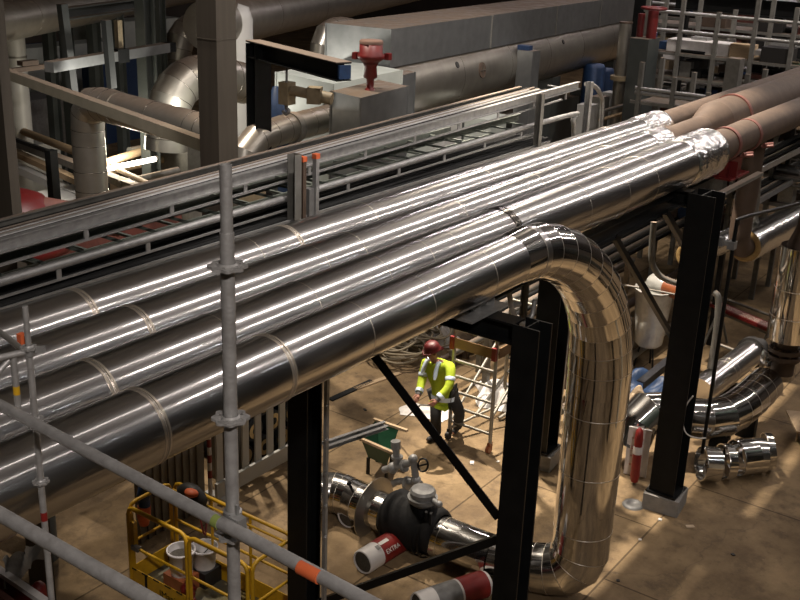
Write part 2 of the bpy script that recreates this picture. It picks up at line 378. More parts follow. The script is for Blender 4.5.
# ------------------------------------------------------------------ the four clad pipes
Y4, Z4, R4 = 4.55, 5.03, .244
PY = {4: 4.55, 3: 5.113, 2: 5.676, 1: 6.239}
def bead(mb, c, axis, r, w=.016, h=.005, n=64):
    return mb.lathe([(r-.002,-w/2),(r+h,-w/2),(r+h,w/2),(r-.002,w/2)], c, axis, n, sharp=True)
def seam(mb, c, axis, r, w=.012, h=.0042, n=64):
    return mb.lathe([(r-.004,-w/2),(r+h*.6,-w*.35),(r+h,0),(r+h*.6,w*.35),(r-.004,w/2)], c, axis, n, mi=1)
def clad_run(pts, radii, n=96, laps=True, lap_=.004):
    mb = MB(); ra = list(radii); N_ = len(pts)
    a = MB(); a.tube(pts, ra, n, True, sharp=True)
    rings = [[v.copy() for v in a.v[i*2*n:i*2*n+2*n]] for i in range(N_-1)]
    for i, rg in enumerate(rings):                       # every sheet flares a little so that it laps over the next
        c1 = V(pts[i+1]); k = 1 + lap_/ra[i+1] if i < N_-2 else 1
        o = [c1+(v-c1)*k for v in rg[n:]]
        mb.add(rg[:n]+o, [(j, (j+1) % n, n+(j+1) % n, n+j) for j in range(n)], True)
    for f in a.f[-2:]: mb.add([a.v[q_] for q_ in f], [tuple(range(n))])
    if laps:
        for i in range(1, N_-1): seam(mb, pts[i], (V(pts[i+1])-V(pts[i])).normalized()+(V(pts[i])-V(pts[i-1])).normalized(), ra[i]+lap_*.6, n=n)
    return mb
def seam_x(i, px, py): return at(px, py, y=PY[i]-.0+.12).x
X0 = 1.2
pz3 = lambda x: 5.03 - .08*min(1, max(0, (x-7.5)/4))
pr3 = lambda x: .244 + .068*min(1, max(0, (x-7.5)/4))
SEAMS = {1: [(66,290),(236,236),(275,224),(352,201),(470,166),(600,128)], 2: [(120,308),(300,252),(338,237),(440,202),(520,176),(598,150)],
         3: [(78,358),(200,322),(288,286),(360,255),(430,232),(560,188),(628,166)], 4: [(125,386),(255,332),(337,300),(400,278),(463,263)]}
STR = {1: [(66,290),(275,224)], 2: [(120,308)], 3: [(78,358)], 4: [(125,386),(255,332)]}
ENDX = {1: 14.9, 2: 13.9, 3: 13.75}
PL = {1: 'farthest of four parallel silver clad pipes, next to the cable trays', 2: 'second silver clad pipe from the cable trays, ending in a brown reducer',
      3: 'third silver clad pipe from the trays, with dark band and widest foil cuff'}
for i in (1, 2, 3):
    t = Thing('insulated_pipe', PL[i], 'pipe', (6, PY[i], 4.7), 'overhead clad pipes')
    xs = sorted([X0] + [seam_x(i, *p) for p in SEAMS[i]] + [ENDX[i]]); xs = [a for k, a in enumerate(xs) if k == 0 or a-xs[k-1] > .05]
    if i == 3: xs = sorted(xs + [7.5, 11.5])
    f = (lambda x: (x, PY[3], pz3(x))) if i == 3 else (lambda x: (x, PY[i], 5.03))
    g = pr3 if i == 3 else (lambda x: .244)
    t.part('cladding', clad_run([f(x) for x in xs], [g(x) for x in xs]), M['clad'])
    for p in STR[i]:
        x = seam_x(i, *p); mb = MB()
        for dx in (-.02, .02): bead(mb, f(x+dx), (1,0,0), g(x), .018, .007)
        t.part('strap', mb, M['strap'])
    if i == 3:
        x = at(490, 203, y=5.23).x
        t.part('strap', bead(MB(), f(x), (1,0,0), g(x), .10, .010), M['strap_dark'], label='dark metal band')
    e = ENDX[i]; rr = g(e); cuff = .026 if i == 3 else .012
    fo = MB(); L_ = (.85, .55, .8)[i-1] if i != 3 else 1.05
    ns = 14; rnd = random.Random(i)
    nu = 84; rows = []
    ns = int(L_/.042)
    for k in range(ns+1):
        ridge = .008 if (k//5) % 2 else 0.0
        rows.append([V((e-.02+k*L_/ns+.006*rnd.uniform(-1,1)*(0 < k < ns), PY[i]+(rr+cuff+ridge+.004*rnd.uniform(-1,1))*cos(2*pi*j/nu), f(e)[2]+(rr+cuff+ridge+.004*rnd.uniform(-1,1))*sin(2*pi*j/nu))) for j in range(nu)])
    rows[0] = [V((e-.04, PY[i]+(rr+.003)*cos(2*pi*j/nu), f(e)[2]+(rr+.003)*sin(2*pi*j/nu))) for j in range(nu)]
    rows.append([V((e+L_+.02, PY[i]+(rr-.03)*cos(2*pi*j/nu), f(e)[2]+(rr-.03)*sin(2*pi*j/nu))) for j in range(nu)])
    rows.append([V((e+L_+.015, PY[i]+.2*cos(2*pi*j/nu), f(e)[2]+.2*sin(2*pi*j/nu))) for j in range(nu)])
    fo.add([p for r_ in rows for p in r_], [(k*nu+j, (k+1)*nu+j, (k+1)*nu+(j+1) % nu, k*nu+(j+1) % nu) for k in range(len(rows)-1) for j in range(nu)], False)
    t.part('foil_cuff', fo, M['foil'], label='crinkled foil tape cuff')
    e2 = e+L_
    if i == 3:
        b = MB().tube([(e2-.1, 5.113, 4.95), (17, 5.113, 4.98), (40, 5.113, 5.05)], [.235,.235,.245], 48)
        t.part('bare_pipe', b, M['rustpipe'], label='bare brown pipe')
        for x in (15.55, 16.5):
            bb = bead(MB(), (x, 5.113, 4.96), (1,0,0), .236, .10, .018, 48)
            c = t.part('pipe_clamp', bb, M['redox'], label='red oxide clamp band')
            bo = MB().cyl((x-.05, 4.80, 4.86), (x+.12, 4.72, 4.86), .03, 10).cyl((x-.02, 4.84, 4.82), (x-.02, 4.66, 4.86), .025, 8)
            t.part('clamp_bolt', bo, M['redox'], parent=c)
    elif i == 2:
        b = MB().tube([(e2-.1, 5.676, 5.03), (16.0, 5.676, 5.04), (16.6, 5.676, 5.07), (40, 5.676, 5.25)], [.20,.205,.33,.34], 48, sharp=True)
        t.part('bare_pipe', b, M['rustpipe'], label='bare brown pipe with reducer')
        t.part('pipe_clamp', bead(MB(), (17.4, 5.676, 5.08), (1,0,0), .332, .09, .018, 48), M['redox'], label='red oxide clamp band')
    else:
        b = MB().tube([(e2-.1, 6.239, 5.03), (20, 6.239, 5.07), (40, 6.239, 5.2)], .21, 48)
        t.part('bare_pipe', b, M['rustpipe'], label='bare brown pipe')

t = Thing('insulated_pipe', 'nearest silver clad pipe, bending down into a tall riser and along the floor', 'pipe', (10.53, 4.55, 0), 'overhead clad pipes')
xs = sorted([X0] + [seam_x(4, *p) for p in SEAMS[4]] + [8.3])
t.part('cladding', clad_run([(x, Y4, Z4) for x in xs], [R4]*len(xs)), M['clad'])
for p in STR[4]:
    x = seam_x(4, *p); mb = MB()
    for dx in (-.018, .018): bead(mb, (x+dx, Y4, Z4), (1,0,0), R4, .016, .007)
    t.part('strap', mb, M['strap'])
el = bez([(8.2,Y4,5.03), (8.75,Y4,5.0), (9.45,Y4,4.75), (10.03,Y4,4.33), (10.42,Y4,3.78), (10.58,Y4,3.12), (10.58,Y4,2.9)], 40)
def resample(P, n):
    ds = [0]
    for a, b in zip(P, P[1:]): ds.append(ds[-1]+(b-a).length)
    out = []
    for k in range(n+1):
        t_ = ds[-1]*k/n; i = min(max(j for j in range(len(ds)) if ds[j] <= t_+1e-9), len(P)-2)
        u = (t_-ds[i])/max(1e-9, ds[i+1]-ds[i]); out.append(P[i].lerp(P[i+1], min(1, u)))
    return out
el = resample(el, 12); er = [R4+(.368-R4)*min(1, k/11) for k in range(13)]
t.part('bend_cladding', clad_run(el, er, lap_=.007), M['clad_bend'], label='segmented silver bend')
bb = bead(MB(), el[1]+V((.05,0,-.005)), el[2]-el[0], er[1]+.002, .09, .008, 72)
t.part('strap', bb, M['clad'], label='bright band round the bend')
rz = [2.95, 2.62, 1.85, 1.05, .90]
t.part('riser_cladding', clad_run([(10.58,Y4,z) for z in rz], [.366,.362,.358,.354,.352]), M['clad_bend'], label='vertical silver riser')
lb = resample(bez([(10.58,Y4,.90), (10.57,4.56,.66), (10.51,4.68,.44), (10.43,4.98,.345), (10.33,5.35,.33), (10.28,5.6,.33)], 24), 8)
t.part('lower_bend_cladding', clad_run(lb, [.352,.352,.348,.335,.318,.305,.295,.285,.28]), M['clad_bend'], label='segmented silver bend at floor')
t.part('floor_run_cladding', clad_run([(10.28,5.58,.33), (10.25,6.30,.33), (10.25,6.42,.33)], [.278,.278,.278]), M['clad_bend'])

# beyond the valve
t = Thing('insulated_pipe', 'silver clad floor pipe behind the black jacketed valve, ending in a bend', 'pipe', (10.25, 8, 0))
t.part('cladding', clad_run([(10.25,7.25,.33), (10.25,7.7,.33), (10.28,7.95,.33)], [.26,.27,.27]), M['clad_bend'])
t.part('bend_cladding', clad_run(resample(bez([(10.28,7.9,.33), (10.25,8.15,.33), (10.08,8.34,.33), (9.78,8.38,.33)], 12), 6), [.28]*7), M['clad_bend'])
fl = MB()
prof = [(.27,0),(.46,0),(.46,.012),(.27,.012)]
for k in range(22):                       # a loose open cladding collar, two thirds of a ring
    a0, a1 = [pi*.0+2*pi*.78*(k+q)/22 - .5 for q in (0,1)]
    P = lambda a, r, dy: (10.26+r*cos(a), 7.45+dy, .33+r*sin(a))
    fl.add([P(a0,.26,0),P(a1,.26,0),P(a1,.44,.03),P(a0,.44,.03),P(a0,.26,.015),P(a1,.26,.015),P(a1,.44,.045),P(a0,.44,.045)], [(0,1,2,3),(7,6,5,4),(2,1,5,6),(3,2,6,7),(1,0,4,5)], False)
t.part('collar', fl, M['clad_dull'], label='open dull metal collar')
t.part('valve_stem', MB().cyl((10.12,7.75,.56),(10.04,7.75,.70),.02,8).ball((10.03,7.75,.72),.035), M['black'])

t = Thing('valve', 'black jacketed valve on the floor pipe with a grey domed knob on top', 'valve', (10.25, 6.85, 0))
J = MB().lathe([(.25,0),(.29,.01),(.31,.05),(.325,.12),(.30,.17),(.305,.20),(.345,.24),(.37,.34),(.365,.50),(.355,.66),(.36,.74),(.32,.80),(.285,.84),(.25,.85)], (10.25,6.38,.38), (0,1,0), 48)
t.part('insulation_jacket', J, M['jacket'])
for k, yy in enumerate((6.52, 6.62, 7.12)): t.part('jacket_strap', bead(MB(), (10.25,yy,.33), (0,1,0), .335 if k < 2 else .352, .03, .01, 40), M['black'])
t.part('neck', MB().cyl((10.22,6.66,.62),(10.2,6.66,.80),.11,20), M['jacket'])
t.part('domed_cap', MB().lathe([(.12,-.06),(.15,-.05),(.20,.0),(.20,.05),(.165,.055),(.165,.12),(.175,.125),(.15,.16),(.08,.18),(0,.185)], (10.2,6.66,.80), (0,0,1), 28, sharp=True), M['cast'], label='grey domed cap')
t.part('side_port', MB().cyl((10.2,6.55,.86),(10.15,6.38,.86),.04,12).ball((10.15,6.37,.86),.05), M['cast'])
t.part('strap_end', MB().box((10.05,6.42,.68),(.06,.03,.16),.3).box((9.98,6.45,.74),(.05,.03,.12),.6), M['jacket'])

# small casting cluster behind
def clu():
    t = Thing('valve', 'small grey cast valve cluster with black hand ring beside the green cart', 'valve', (10.9, 7.6, 0))
    q = lambda px, py: at(px, py, x=10.95)
    t.part('pipe', MB().tube(bez([q(384,499),q(390,486),q(402,481),q(421,484)],5), .05, 14), M['cast'])
    t.part('body', MB().ball(q(393,468),.085).cyl(q(384,470),q(412,462),.052,16).cyl(q(413,456),q(416,480),.052,16).ball(q(413,459),.07).ball(q(416,480),.075), M['cast'])
    t.part('bonnet', MB().cyl(q(397,466),q(396,448),.05,14).cyl(q(396,449),q(395.5,441),.07,14).cyl(q(397,458),q(397,456),.085,14), M['cast'])
    t.part('flange', MB().cyl(q(403,466),q(405,465.5),.09,20).cyl(q(406,483),q(409,483.5),.10,20), M['cast'])
    ring = [q(423+5*cos(a), 465+6.5*sin(a)) for a in [2*pi*k/20 for k in range(20)]]
    t.part('hand_ring', MB().tube(ring, .014, 8, closed=True).cyl(q(419,466),q(427,464),.012,8), M['black'], label='black hand ring')
clu()

# ------------------------------------------------------------------ black steel frames under the pipes
def column(mb, x, y, z0, z1, b=.26, h=.25): return mb.hbeam((x,y,z0),(x,y,z1), b, h, up=(1,0,0), tf=.02, tw=.014)
def frame(xc, y0, y1, ztop, label, b=.26, h=.25, far=True, block=False, zf=0):
    t = Thing('pipe_rack', label, 'steel frame', (xc, (y0+y1)/2, 0), 'black steel pipe supports')
    for y in ((y0, y1) if far else (y0,)):
        t.part('column', column(MB(), xc, y, zf, ztop, b, h), M['black'])
        t.part('base_plate', MB().box((xc,y,zf+.0125),(h+.08,b+.08,.025)), M['black'])
    t.part('crossbeam', MB().hbeam((xc,y0+b/2+.004,ztop-.11),(xc,y1-b/2-.004,ztop-.11),.2,.2), M['black'])
    return t
F1x, F1y = at(530,322,y=4.02).x, 4.02
F1x += .02
F2y = at(305, 430, x=F1x).y
f1 = frame(F1x, 4.0, F2y, 4.68, 'black steel portal frame in front of the tall riser')
sh = MB()
for y in (4.55, 5.113, 5.676, 6.239):
    sh = MB().box((F1x-.05,y,4.69),(.62,.30,.02)).box((F1x,y,4.74),(.30,.012,.10)).box((F1x-.12,y,4.735),(.012,.16,.09)).box((F1x+.12,y,4.735),(.012,.16,.09))
    f1.part('pipe_shoe', sh, M['galv'], label='galvanised pipe shoe')
R1x = 13.45
r1 = frame(R1x, 4.56, 6.62, 4.70, 'black steel frame on concrete blocks under the pipe ends', b=.37, h=.38, zf=.26)
for y in (4.56, 6.62):
    s = single('concrete_block', 'grey concrete footing block under the black column at the ' + ('red and white wrapped roll' if y < 5 else 'foot behind the riser'), 'concrete block', MB().box((R1x,y,.125),(.52,.52,.25),.12), M['concrete'], 'concrete footings')
for y, zt in ((5.113,4.63),(5.676,4.785),(6.239,4.785)):
    r1.part('pipe_shoe', MB().box((R1x,y,(4.70+zt)/2),(.3,.16,zt-4.70+.02)) if zt > 4.72 else MB().box((R1x,y,4.69),(.3,.1,.02)), M['galv'])
lbm = Thing('support_beam', 'long black beam running beneath the third pipe to the right hand column', 'beam', (12.2, 5.04, 4.4), None)
lbm.part('beam', MB().hbeam((8.4,5.04,4.49),(14.9,5.04,4.49),.15,.2), M['black'])
# braces in the near frame plane
def brace(label, pts, b=.09, grp='black bracing bars', **k):
    p = [at(px,py,**k) for px,py in pts]
    return single('brace', label, 'brace', MB().angle(p[0], p[1], b, .012, up=(1,0,0) if 'x' in k else (0,1,0)), M['black'], grp)
brace('black diagonal brace passing in front of the person in the yellow jacket', [(372,348),(501,516)], .10, x=F1x)
brace('black brace sloping down left below the black jacketed valve', [(500,538),(318,603)], .08, x=F1x)
brace('long thin black brace from the beam down to the right column', [(614,236),(675,342)], .07, y=5.0)
brace('short black brace high up against the right column', [(665,212),(694,262)], .08, y=4.93)
brace('thick black brace low down left of the right column, over the blue sheet', [(672,359),(640,385)], .12, y=5.4)
# galvanised channel beside the left column, with bolt heads
CX = F1x-.22
p0, p1 = at(327,372,x=CX), at(327,612,x=CX); p1 = V((p0.x,p0.y,p1.z))
t = Thing('strut_channel', 'slim galvanised channel upright beside the left black column', 'channel', (p0.x,p0.y,p1.z))
t.part('channel', MB().channel((p0.x,p0.y,p1.z-1.2),p0,.04,.04,up=(1,0,0),t=.004), M['galv'])
for k in range(5):
    c = V((p0.x-.02, p0.y-.03, p0.z-.35-.38*k)); t.part('bolt', MB().cyl(c, c+V((-.05,-.02,0)), .014, 8), M['galv'])
a, b = at(324,446,z=1.55), at(386,425,z=1.55)
t = Thing('strut_channel', 'pair of bright galvanised channels lying level above the green cart', 'channel', (a+b)/2)
for dy in (-.05, .05): t.part('channel', MB().channel(a+V((dy*.8,dy,0)), b+V((dy*.8,dy,0)), .05,.05,t=.004), M['galv'])
# bracket under the near pipe by the front frame
q = lambda px, py: at(px, py, y=5.0)
t = Thing('pipe_hanger', 'curved galvanised hanger strap below the pipes behind the front frame', 'bracket', q(523,322))
t.part('strap', MB().tube(bez([q(509,292),q(513,312),q(522,324),q(531,318),q(535,300)],6), .028, 8), M['galv'])
t.part('bolt', MB().cyl(q(512,306), q(519,304), .03, 8), M['galv'])

# ------------------------------------------------------------------ cable tray rack behind the pipes
YF = 7.0                                                # front rails of the trays
def zl(px, py, y): return at(px, py, y=y).z
ZA = zl(300, 152+6, YF); 
def xat(px, py, y): return at(px, py, y=y).x
XT0 = 3.0
A1, A0 = at(578,84,y=7.0), at(0,243,y=7.0)
SL = (A1.z-A0.z)/(A1.x-A0.x)                            # the rack climbs very slightly
zA = lambda x: A0.z + SL*(x-A0.x)
XA = A1.x
def rail(mb, x0, x1, y, dz, h, w=.02, lip=.03):
    """side rail: upright web with a lip top and bottom"""
    for a, b in ((x0, x1),):
        mb.bar((a,y,zA(a)+dz), (b,y,zA(b)+dz), w, h)
        mb.bar((a,y-.01,zA(a)+dz+h/2), (b,y-.01,zA(b)+dz+h/2), lip+.02, .012)
        mb.bar((a,y-.01,zA(a)+dz-h/2), (b,y-.01,zA(b)+dz-h/2), lip+.02, .012)
    return mb
yb = at(300,142,z=zA(9)+.05).y
t = Thing('cable_tray', 'topmost galvanised cable tray with long grey conduits lying in it', 'cable tray', (9, 7.4, zA(9)), 'stacked cable trays')
t.part('side_rail', rail(MB(), XT0, XA, 7.0, -.02, .10), M['galv'])
rb = rail(MB(), XT0, at(520,87,y=yb).x, yb, .0, .10)
t.part('side_rail', rb, M['galv_d'])
k = 0; x = XT0+.2
while x < XA-.2 and k < 60:
    t.part('rung', MB().bar((x,7.0,zA(x)-.05), (x,yb,zA(x)-.04), .03, .02), M['galv']); x += .42; k += 1
x = XT0+.5
ha = MB()
while x < XA-.3:
    ha.bar((x,6.985,zA(x)-.06), (x,6.985,zA(x)-.17), .045, .012, up=(0,1,0)); x += .95
ha.bar((XT0,6.985,zA(XT0)-.17), (XA-.5,6.985,zA(XA)-.17), .025, .02)
t.part('drop_rail', ha, M['galv'])
labs = ['first', 'second', 'third', 'fourth', 'fifth', 'sixth', 'seventh', 'eighth', 'ninth', 'tenth', 'eleventh', 'twelfth', 'thirteenth', 'fourteenth']
rn = random.Random(3)
for i in range(12):
    y = 7.05+i*(yb-7.08)/12; r = .011+.008*rn.random()
    p = [(XT0, y, zA(XT0)-.03+r), (XA-1.0+.25*rn.random(), y+.02*rn.random(), zA(XA)-.03+r)]
    single('conduit', 'long conduit in the topmost tray, %s from its near rail' % labs[i], 'conduit', MB().tube(p, r, 10), M[('galv','rustpipe','galv_d','cable')[i % 4] if i != 5 else 'galv'], 'conduits in the topmost tray')
# ladder tray, middle level
zB0, zB1 = at(0,282,y=7.0), at(560,118,y=7.0)
SB = (zB1.z-zB0.z)/(zB1.x-zB0.x); zB = lambda x: zB0.z+SB*(x-zB0.x)
t = Thing('cable_ladder', 'empty middle cable ladder with green far rail and open rungs', 'cable tray', (9, 7.2, zB(9)), 'stacked cable trays')
fr = MB(); xe = at(574,112,y=7.0).x
fr.tube(bez([(XT0,7.0,zB(XT0)), (9,7.0,zB(9)), (xe-.35,7.0,zB(xe)), (xe,7.0,zB(xe)-.10), (xe+.1,7.0,zB(xe)-.5)], 6), .038, 10)
t.part('front_rail', fr, M['galv'])
yB = 7.46
bk = MB().bar((XT0,yB,zB(XT0)), (XA-.9,yB,zB(XA)), .02, .09).bar((XT0,yB-.02,zB(XT0)+.05), (XA-.9,yB-.02,zB(XA)+.05), .06, .012)
t.part('back_rail', bk, M['greenrail'], label='dull green rail')
x = XT0+.1; k = 0
while x < XA-1.1 and k < 60:
    t.part('rung', MB().bar((x,7.0,zB(x)-.02), (x,yB,zB(x)-.02), .03, .02), M['greenrail']); x += .40; k += 1
hb = MB(); x = XT0+.2
while x < XA-1.0:
    hb.bar((x,6.98,zB(x)-.03), (x,6.98,zB(x)-.12), .045, .012, up=(0,1,0)); x += .95
hb.bar((XT0,6.98,zB(XT0)-.12), (XA-1.2,6.98,zB(XA)-.12), .02, .018)
t.part('drop_rail', hb, M['galv'])
# far ladder seen through the middle one
t = Thing('cable_ladder', 'dull green cable ladder crossing below the topmost tray, farther back', 'cable tray', (9, 8.2, zB(9)-.25), 'stacked cable trays')
for y in (7.75, 8.45): t.part('side_rail', MB().bar((XT0,y,zB(XT0)-.28), (13.2,y,zB(13.2)-.28), .02, .09), M['greenrail'])
x = XT0+.3
while x < 13:
    t.part('rung', MB().bar((x,7.75,zB(x)-.28), (x,8.45,zB(x)-.28), .03, .025), M['greenrail']); x += .55
# lowest tray full of black cables
zC0, zC1 = at(0,307,y=6.98), at(540,143,y=6.98)
SCc = (zC1.z-zC0.z)/(zC1.x-zC0.x); zC = lambda x: zC0.z+SCc*(x-zC0.x)
t = Thing('cable_tray', 'lowest cable tray packed with black cables beside the farthest clad pipe', 'cable tray', (9, 7.2, zC(9)), 'stacked cable trays')
t.part('side_rail', MB().bar((XT0,6.90,zC(XT0)), (13.4,6.90,zC(13.4)), .02, .05), M['galv'])
t.part('side_rail', MB().bar((XT0,7.46,zC(XT0)+.02), (13.4,7.46,zC(13.4)+.02), .02, .08), M['galv'])
t.part('tray_bed', MB().bar((XT0,7.18,zC(XT0)-.03), (13.4,7.18,zC(13.4)-.03), .56, .01), M['greenrail'])
for i in range(9):
    y = 6.95+i*.057; ph = rn.random()*6
    pts = [(x_, y+.012*sin(x_*1.3+ph), zC(x_)+.02+.012*sin(x_*1.9+ph*2)) for x_ in [XT0+.7*k for k in range(16)]]
    single('power_cable', 'black cable in the lowest tray, %s from its near rail' % labs[i], 'cable', MB().tube(pts, .024, 8), M['cable'], 'black cables in the lowest tray')
# posts that carry the rack
def post(name, px, ptop, w, mm, label, y=6.88, h=None, shape='c'):
    p = at(px, ptop, y=y); mb = MB()
    if shape == 'c': mb.channel((p.x,p.y,0), p, w, w, up=(0,1,0), t=.008)
    else: mb.cyl((p.x,p.y,0), p, w/2, 12)
    return single(name, label, 'post', mb, mm, 'posts of the cable tray rack')
post('rack_post', 294.5, 154, .10, M['galv_d'], 'dull galvanised channel post in front of the trays, left of the rusty one')
post('rack_post', 541, 94, .085, M['galv_d'], 'wide galvanised post near the end of the cable trays')
post('rack_post', 590, 82, .085, M['galv'], 'galvanised post at the very end of the cable trays')
for px, pt, mm, lb in ((303,160,M['rustpipe'],'rusty brown post with orange cap among the cable trays'), (316,157,M['galv'],'thin galvanised post with orange cap among the cable trays')):
    p = at(px, pt, y=6.86); t = Thing('rack_post', lb, 'post', (p.x,p.y,0), 'posts of the cable tray rack')
    t.part('post', MB().bar((p.x,p.y,0), p, .05, .05), mm)
    t.part('cap', MB().box(p+V((0,0,.01)), (.06,.06,.05)), M['orange'], label='orange plastic cap')
p = at(306,188,y=6.84)
single('junction_box', 'small grey box fixed between the two orange capped posts', 'box', MB().box(at(309.5,205,y=6.9), (.10,.08,.36)), M['cast'])
p = at(597, 86, y=7.4)
single('bent_conduit', 'galvanised conduit arching down at the end of the cable trays', 'conduit', MB().tube(bez([at(586,84,y=7.4), at(594,86,y=7.4), at(600,94,y=7.4), at(602,112,y=7.4), V((at(602,125,y=7.4).x,7.4,3.6))], 8), .036, 12), M['galv'])

# ------------------------------------------------------------------ foreground scaffold
def rosette(mb, c, r=.062, n=32, k_=1.0):
    """ring plate with eight openings"""
    c = V(c)
    for k in range(8):
        a = 2*pi*k/8; a0, a1 = a-.14, a+.14
        mb.box(c+V((cos(a)*.040*k_, sin(a)*.040*k_, 0)), (.030*k_,.016*k_,.010*k_), a)
    mb.lathe([(.027*k_,-.012),(.034*k_,-.006),(.034*k_,.006),(.027*k_,.012)], c, (0,0,1), n, sharp=True)
    pts = []
    for k in range(n*2):
        a = 2*pi*k/(n*2); pts.append((r*(1+.09*cos(8*a)), a))
    o, i = [], []
    ring = lambda f, z: [c+V((cos(a)*(q-f), sin(a)*(q-f), z)) for q, a in pts]
    vs = ring(0,-.005)+ring(0,.005)+ring(.013*k_,.005)+ring(.013*k_,-.005); N_ = len(pts)
    mb.add(vs, [(k*N_+j, k*N_+(j+1) % N_, ((k+1) % 4)*N_+(j+1) % N_, ((k+1) % 4)*N_+j) for k in range(4) for j in range(N_)], False)
    return mb
c = at(230.3, 400, d=3.66); cx, cyy = c.x, c.y
zt = at(228, 165, x=cx).z; zs = at(228.5, 233, x=cx).z
t = Thing('scaffold_standard', 'tall grey scaffold tube standing upright in front of the clad pipes', 'scaffold tube', (cx,cyy,0), 'foreground scaffold tubes')
t.part('tube', MB().tube([(cx,cyy,0),(cx,cyy,zs)], .0242, 28), M['scaff'])
sp = MB().tube([(cx,cyy,zs-.002),(cx,cyy,zt)], .0205, 28, caps=False).lathe([(.0205,0),(.017,0),(.017,-.06)], (cx,cyy,zt), (0,0,1), 28, sharp=True).cyl((cx,cyy,zt-.06),(cx,cyy,zt-.05),.017,28)
t.part('spigot', sp, M['scaff'], label='narrower top spigot')
z_r = [at(230,267,x=cx).z, at(231,418,x=cx).z]
for z in z_r + [at(232,533,x=cx).z]: t.part('rosette', rosette(MB(), (cx,cyy,z)), M['scaff'], label='scalloped ring plate')
# upper ledger, with coupler, orange tape and green paint
zc = at(235, 527, x=cx-.045).z
La, Lb = at(-30, 389, z=zc), at(440, 640, z=zc)
kk = at(235,527,z=zc)
t = Thing('scaffold_ledger', 'upper grey scaffold rail with orange tape crossing in front of the yellow basket', 'scaffold tube', (kk.x,kk.y,zc), 'foreground scaffold tubes')
t.part('tube', MB().tube([La,Lb], .0242, 24), M['scaff'])
dd = (Lb-La).normalized(); ot = at(310,572,z=zc)
t.part('tape_band', MB().tube([ot-dd*.045, ot+dd*.045], .0249, 24), M['orange'], label='orange tape band')
gp = at(218,522,z=zc); t.part('paint_splash', MB().tube([gp-dd*.017, gp+dd*.012], .0246, 24), M['greenpaint'], label='lime paint splash')
cpl = MB().lathe([(.026,-.03),(.034,-.026),(.034,.026),(.026,.03)], (cx,cyy,zc), (0,0,1), 24, sharp=True).box(V((cx,cyy,zc))+dd*.035-V((.02,.01,0)), (.05,.04,.052), atan2(dd.y,dd.x)).box(V((cx,cyy,zc))+dd*.035+V((-.01,0,.03)), (.012,.010,.07), atan2(dd.y,dd.x))
t.part('coupler', cpl, M['galv'])
zc2 = at(75, 557, d=3.25).z
La, Lb = at(-40, 491, z=zc2), at(200, 629, z=zc2)
single('scaffold_ledger', 'lower grey scaffold rail cutting across the bottom left corner', 'scaffold tube', MB().tube([La,Lb], .0242, 24), M['scaff'], 'foreground scaffold tubes')
# slim standard at left
rs = .0148
c = at(38, 450, d=4.75); lx, ly = c.x, c.y
zt = at(27.4, 307, x=lx).z
t = Thing('scaffold_standard', 'slim scaffold upright at far left with red tape near its foot', 'scaffold tube', (lx,ly,0), 'foreground scaffold tubes')
t.part('tube', MB().tube([(lx,ly,0),(lx,ly,zt-.2)], rs, 20), M['scaff'])
t.part('spigot', MB().tube([(lx,ly,zt-.2),(lx,ly,zt)], rs*.85, 20), M['scaff'])
for px, py in ((32,349),(36,419),(42,482)): t.part('rosette', rosette(MB(), (lx,ly,at(px,py,x=lx).z), .036, 24, .6), M['scaff'], label='ring plate')
z = at(44,516,x=lx).z; t.part('tape_band', MB().tube([(lx,ly,z-.022),(lx,ly,z+.022)], rs+.0005, 20), M['red'], label='red tape band')
c2 = at(16, 385, d=4.6); z2 = at(14,357,x=c2.x).z; z3 = at(20,418,x=c2.x).z
t = Thing('scaffold_standard', 'short scaffold upright with yellow tape at the left edge', 'scaffold tube', (c2.x,c2.y,z3), 'foreground scaffold tubes')
t.part('tube', MB().tube([(c2.x,c2.y,z3),(c2.x,c2.y,z2)], rs, 20), M['scaff'])
z = at(16.5,390,x=c2.x).z; t.part('tape_band', MB().tube([(c2.x,c2.y,z-.02),(c2.x,c2.y,z+.02)], rs+.0005, 20), M['yellow'], label='yellow tape band')
zz = at(24,349,x=lx).z; p = at(-20,362,z=zz)
t = Thing('scaffold_ledger', 'short level scaffold tube at the left edge joined to the slim upright', 'scaffold tube', (lx,ly,zz), 'foreground scaffold tubes')
t.part('tube', MB().tube([p,(lx-.02,ly+.004,zz)], rs, 20), M['scaff'])
t.part('coupler', MB().lathe([(.016,-.024),(.023,-.02),(.023,.02),(.016,.024)], (lx,ly,zz), (0,0,1), 20, sharp=True).box((lx+.035,ly-.03,zz+.006),(.045,.02,.026),-.7), M['galv'])
a, b = at(-12,323,d=4.5), at(22,349,d=4.68)
t = Thing('scaffold_brace', 'greenish scaffold brace slanting down at the left edge', 'scaffold tube', b, 'foreground scaffold tubes')
t.part('tube', MB().tube([a,b], .0135, 18), M['galv_d'])
t.part('end_clip', MB().box(at(22,341,d=4.68),(.03,.03,.07)), M['orange'], label='orange end clip')
single('scaffold_brace', 'stub of scaffold tube poking in at the left edge below the coupler', 'scaffold tube', MB().tube([at(-14,386,d=4.5), at(9,360,d=4.55)], .0135, 16), M['scaff'], 'foreground scaffold tubes')
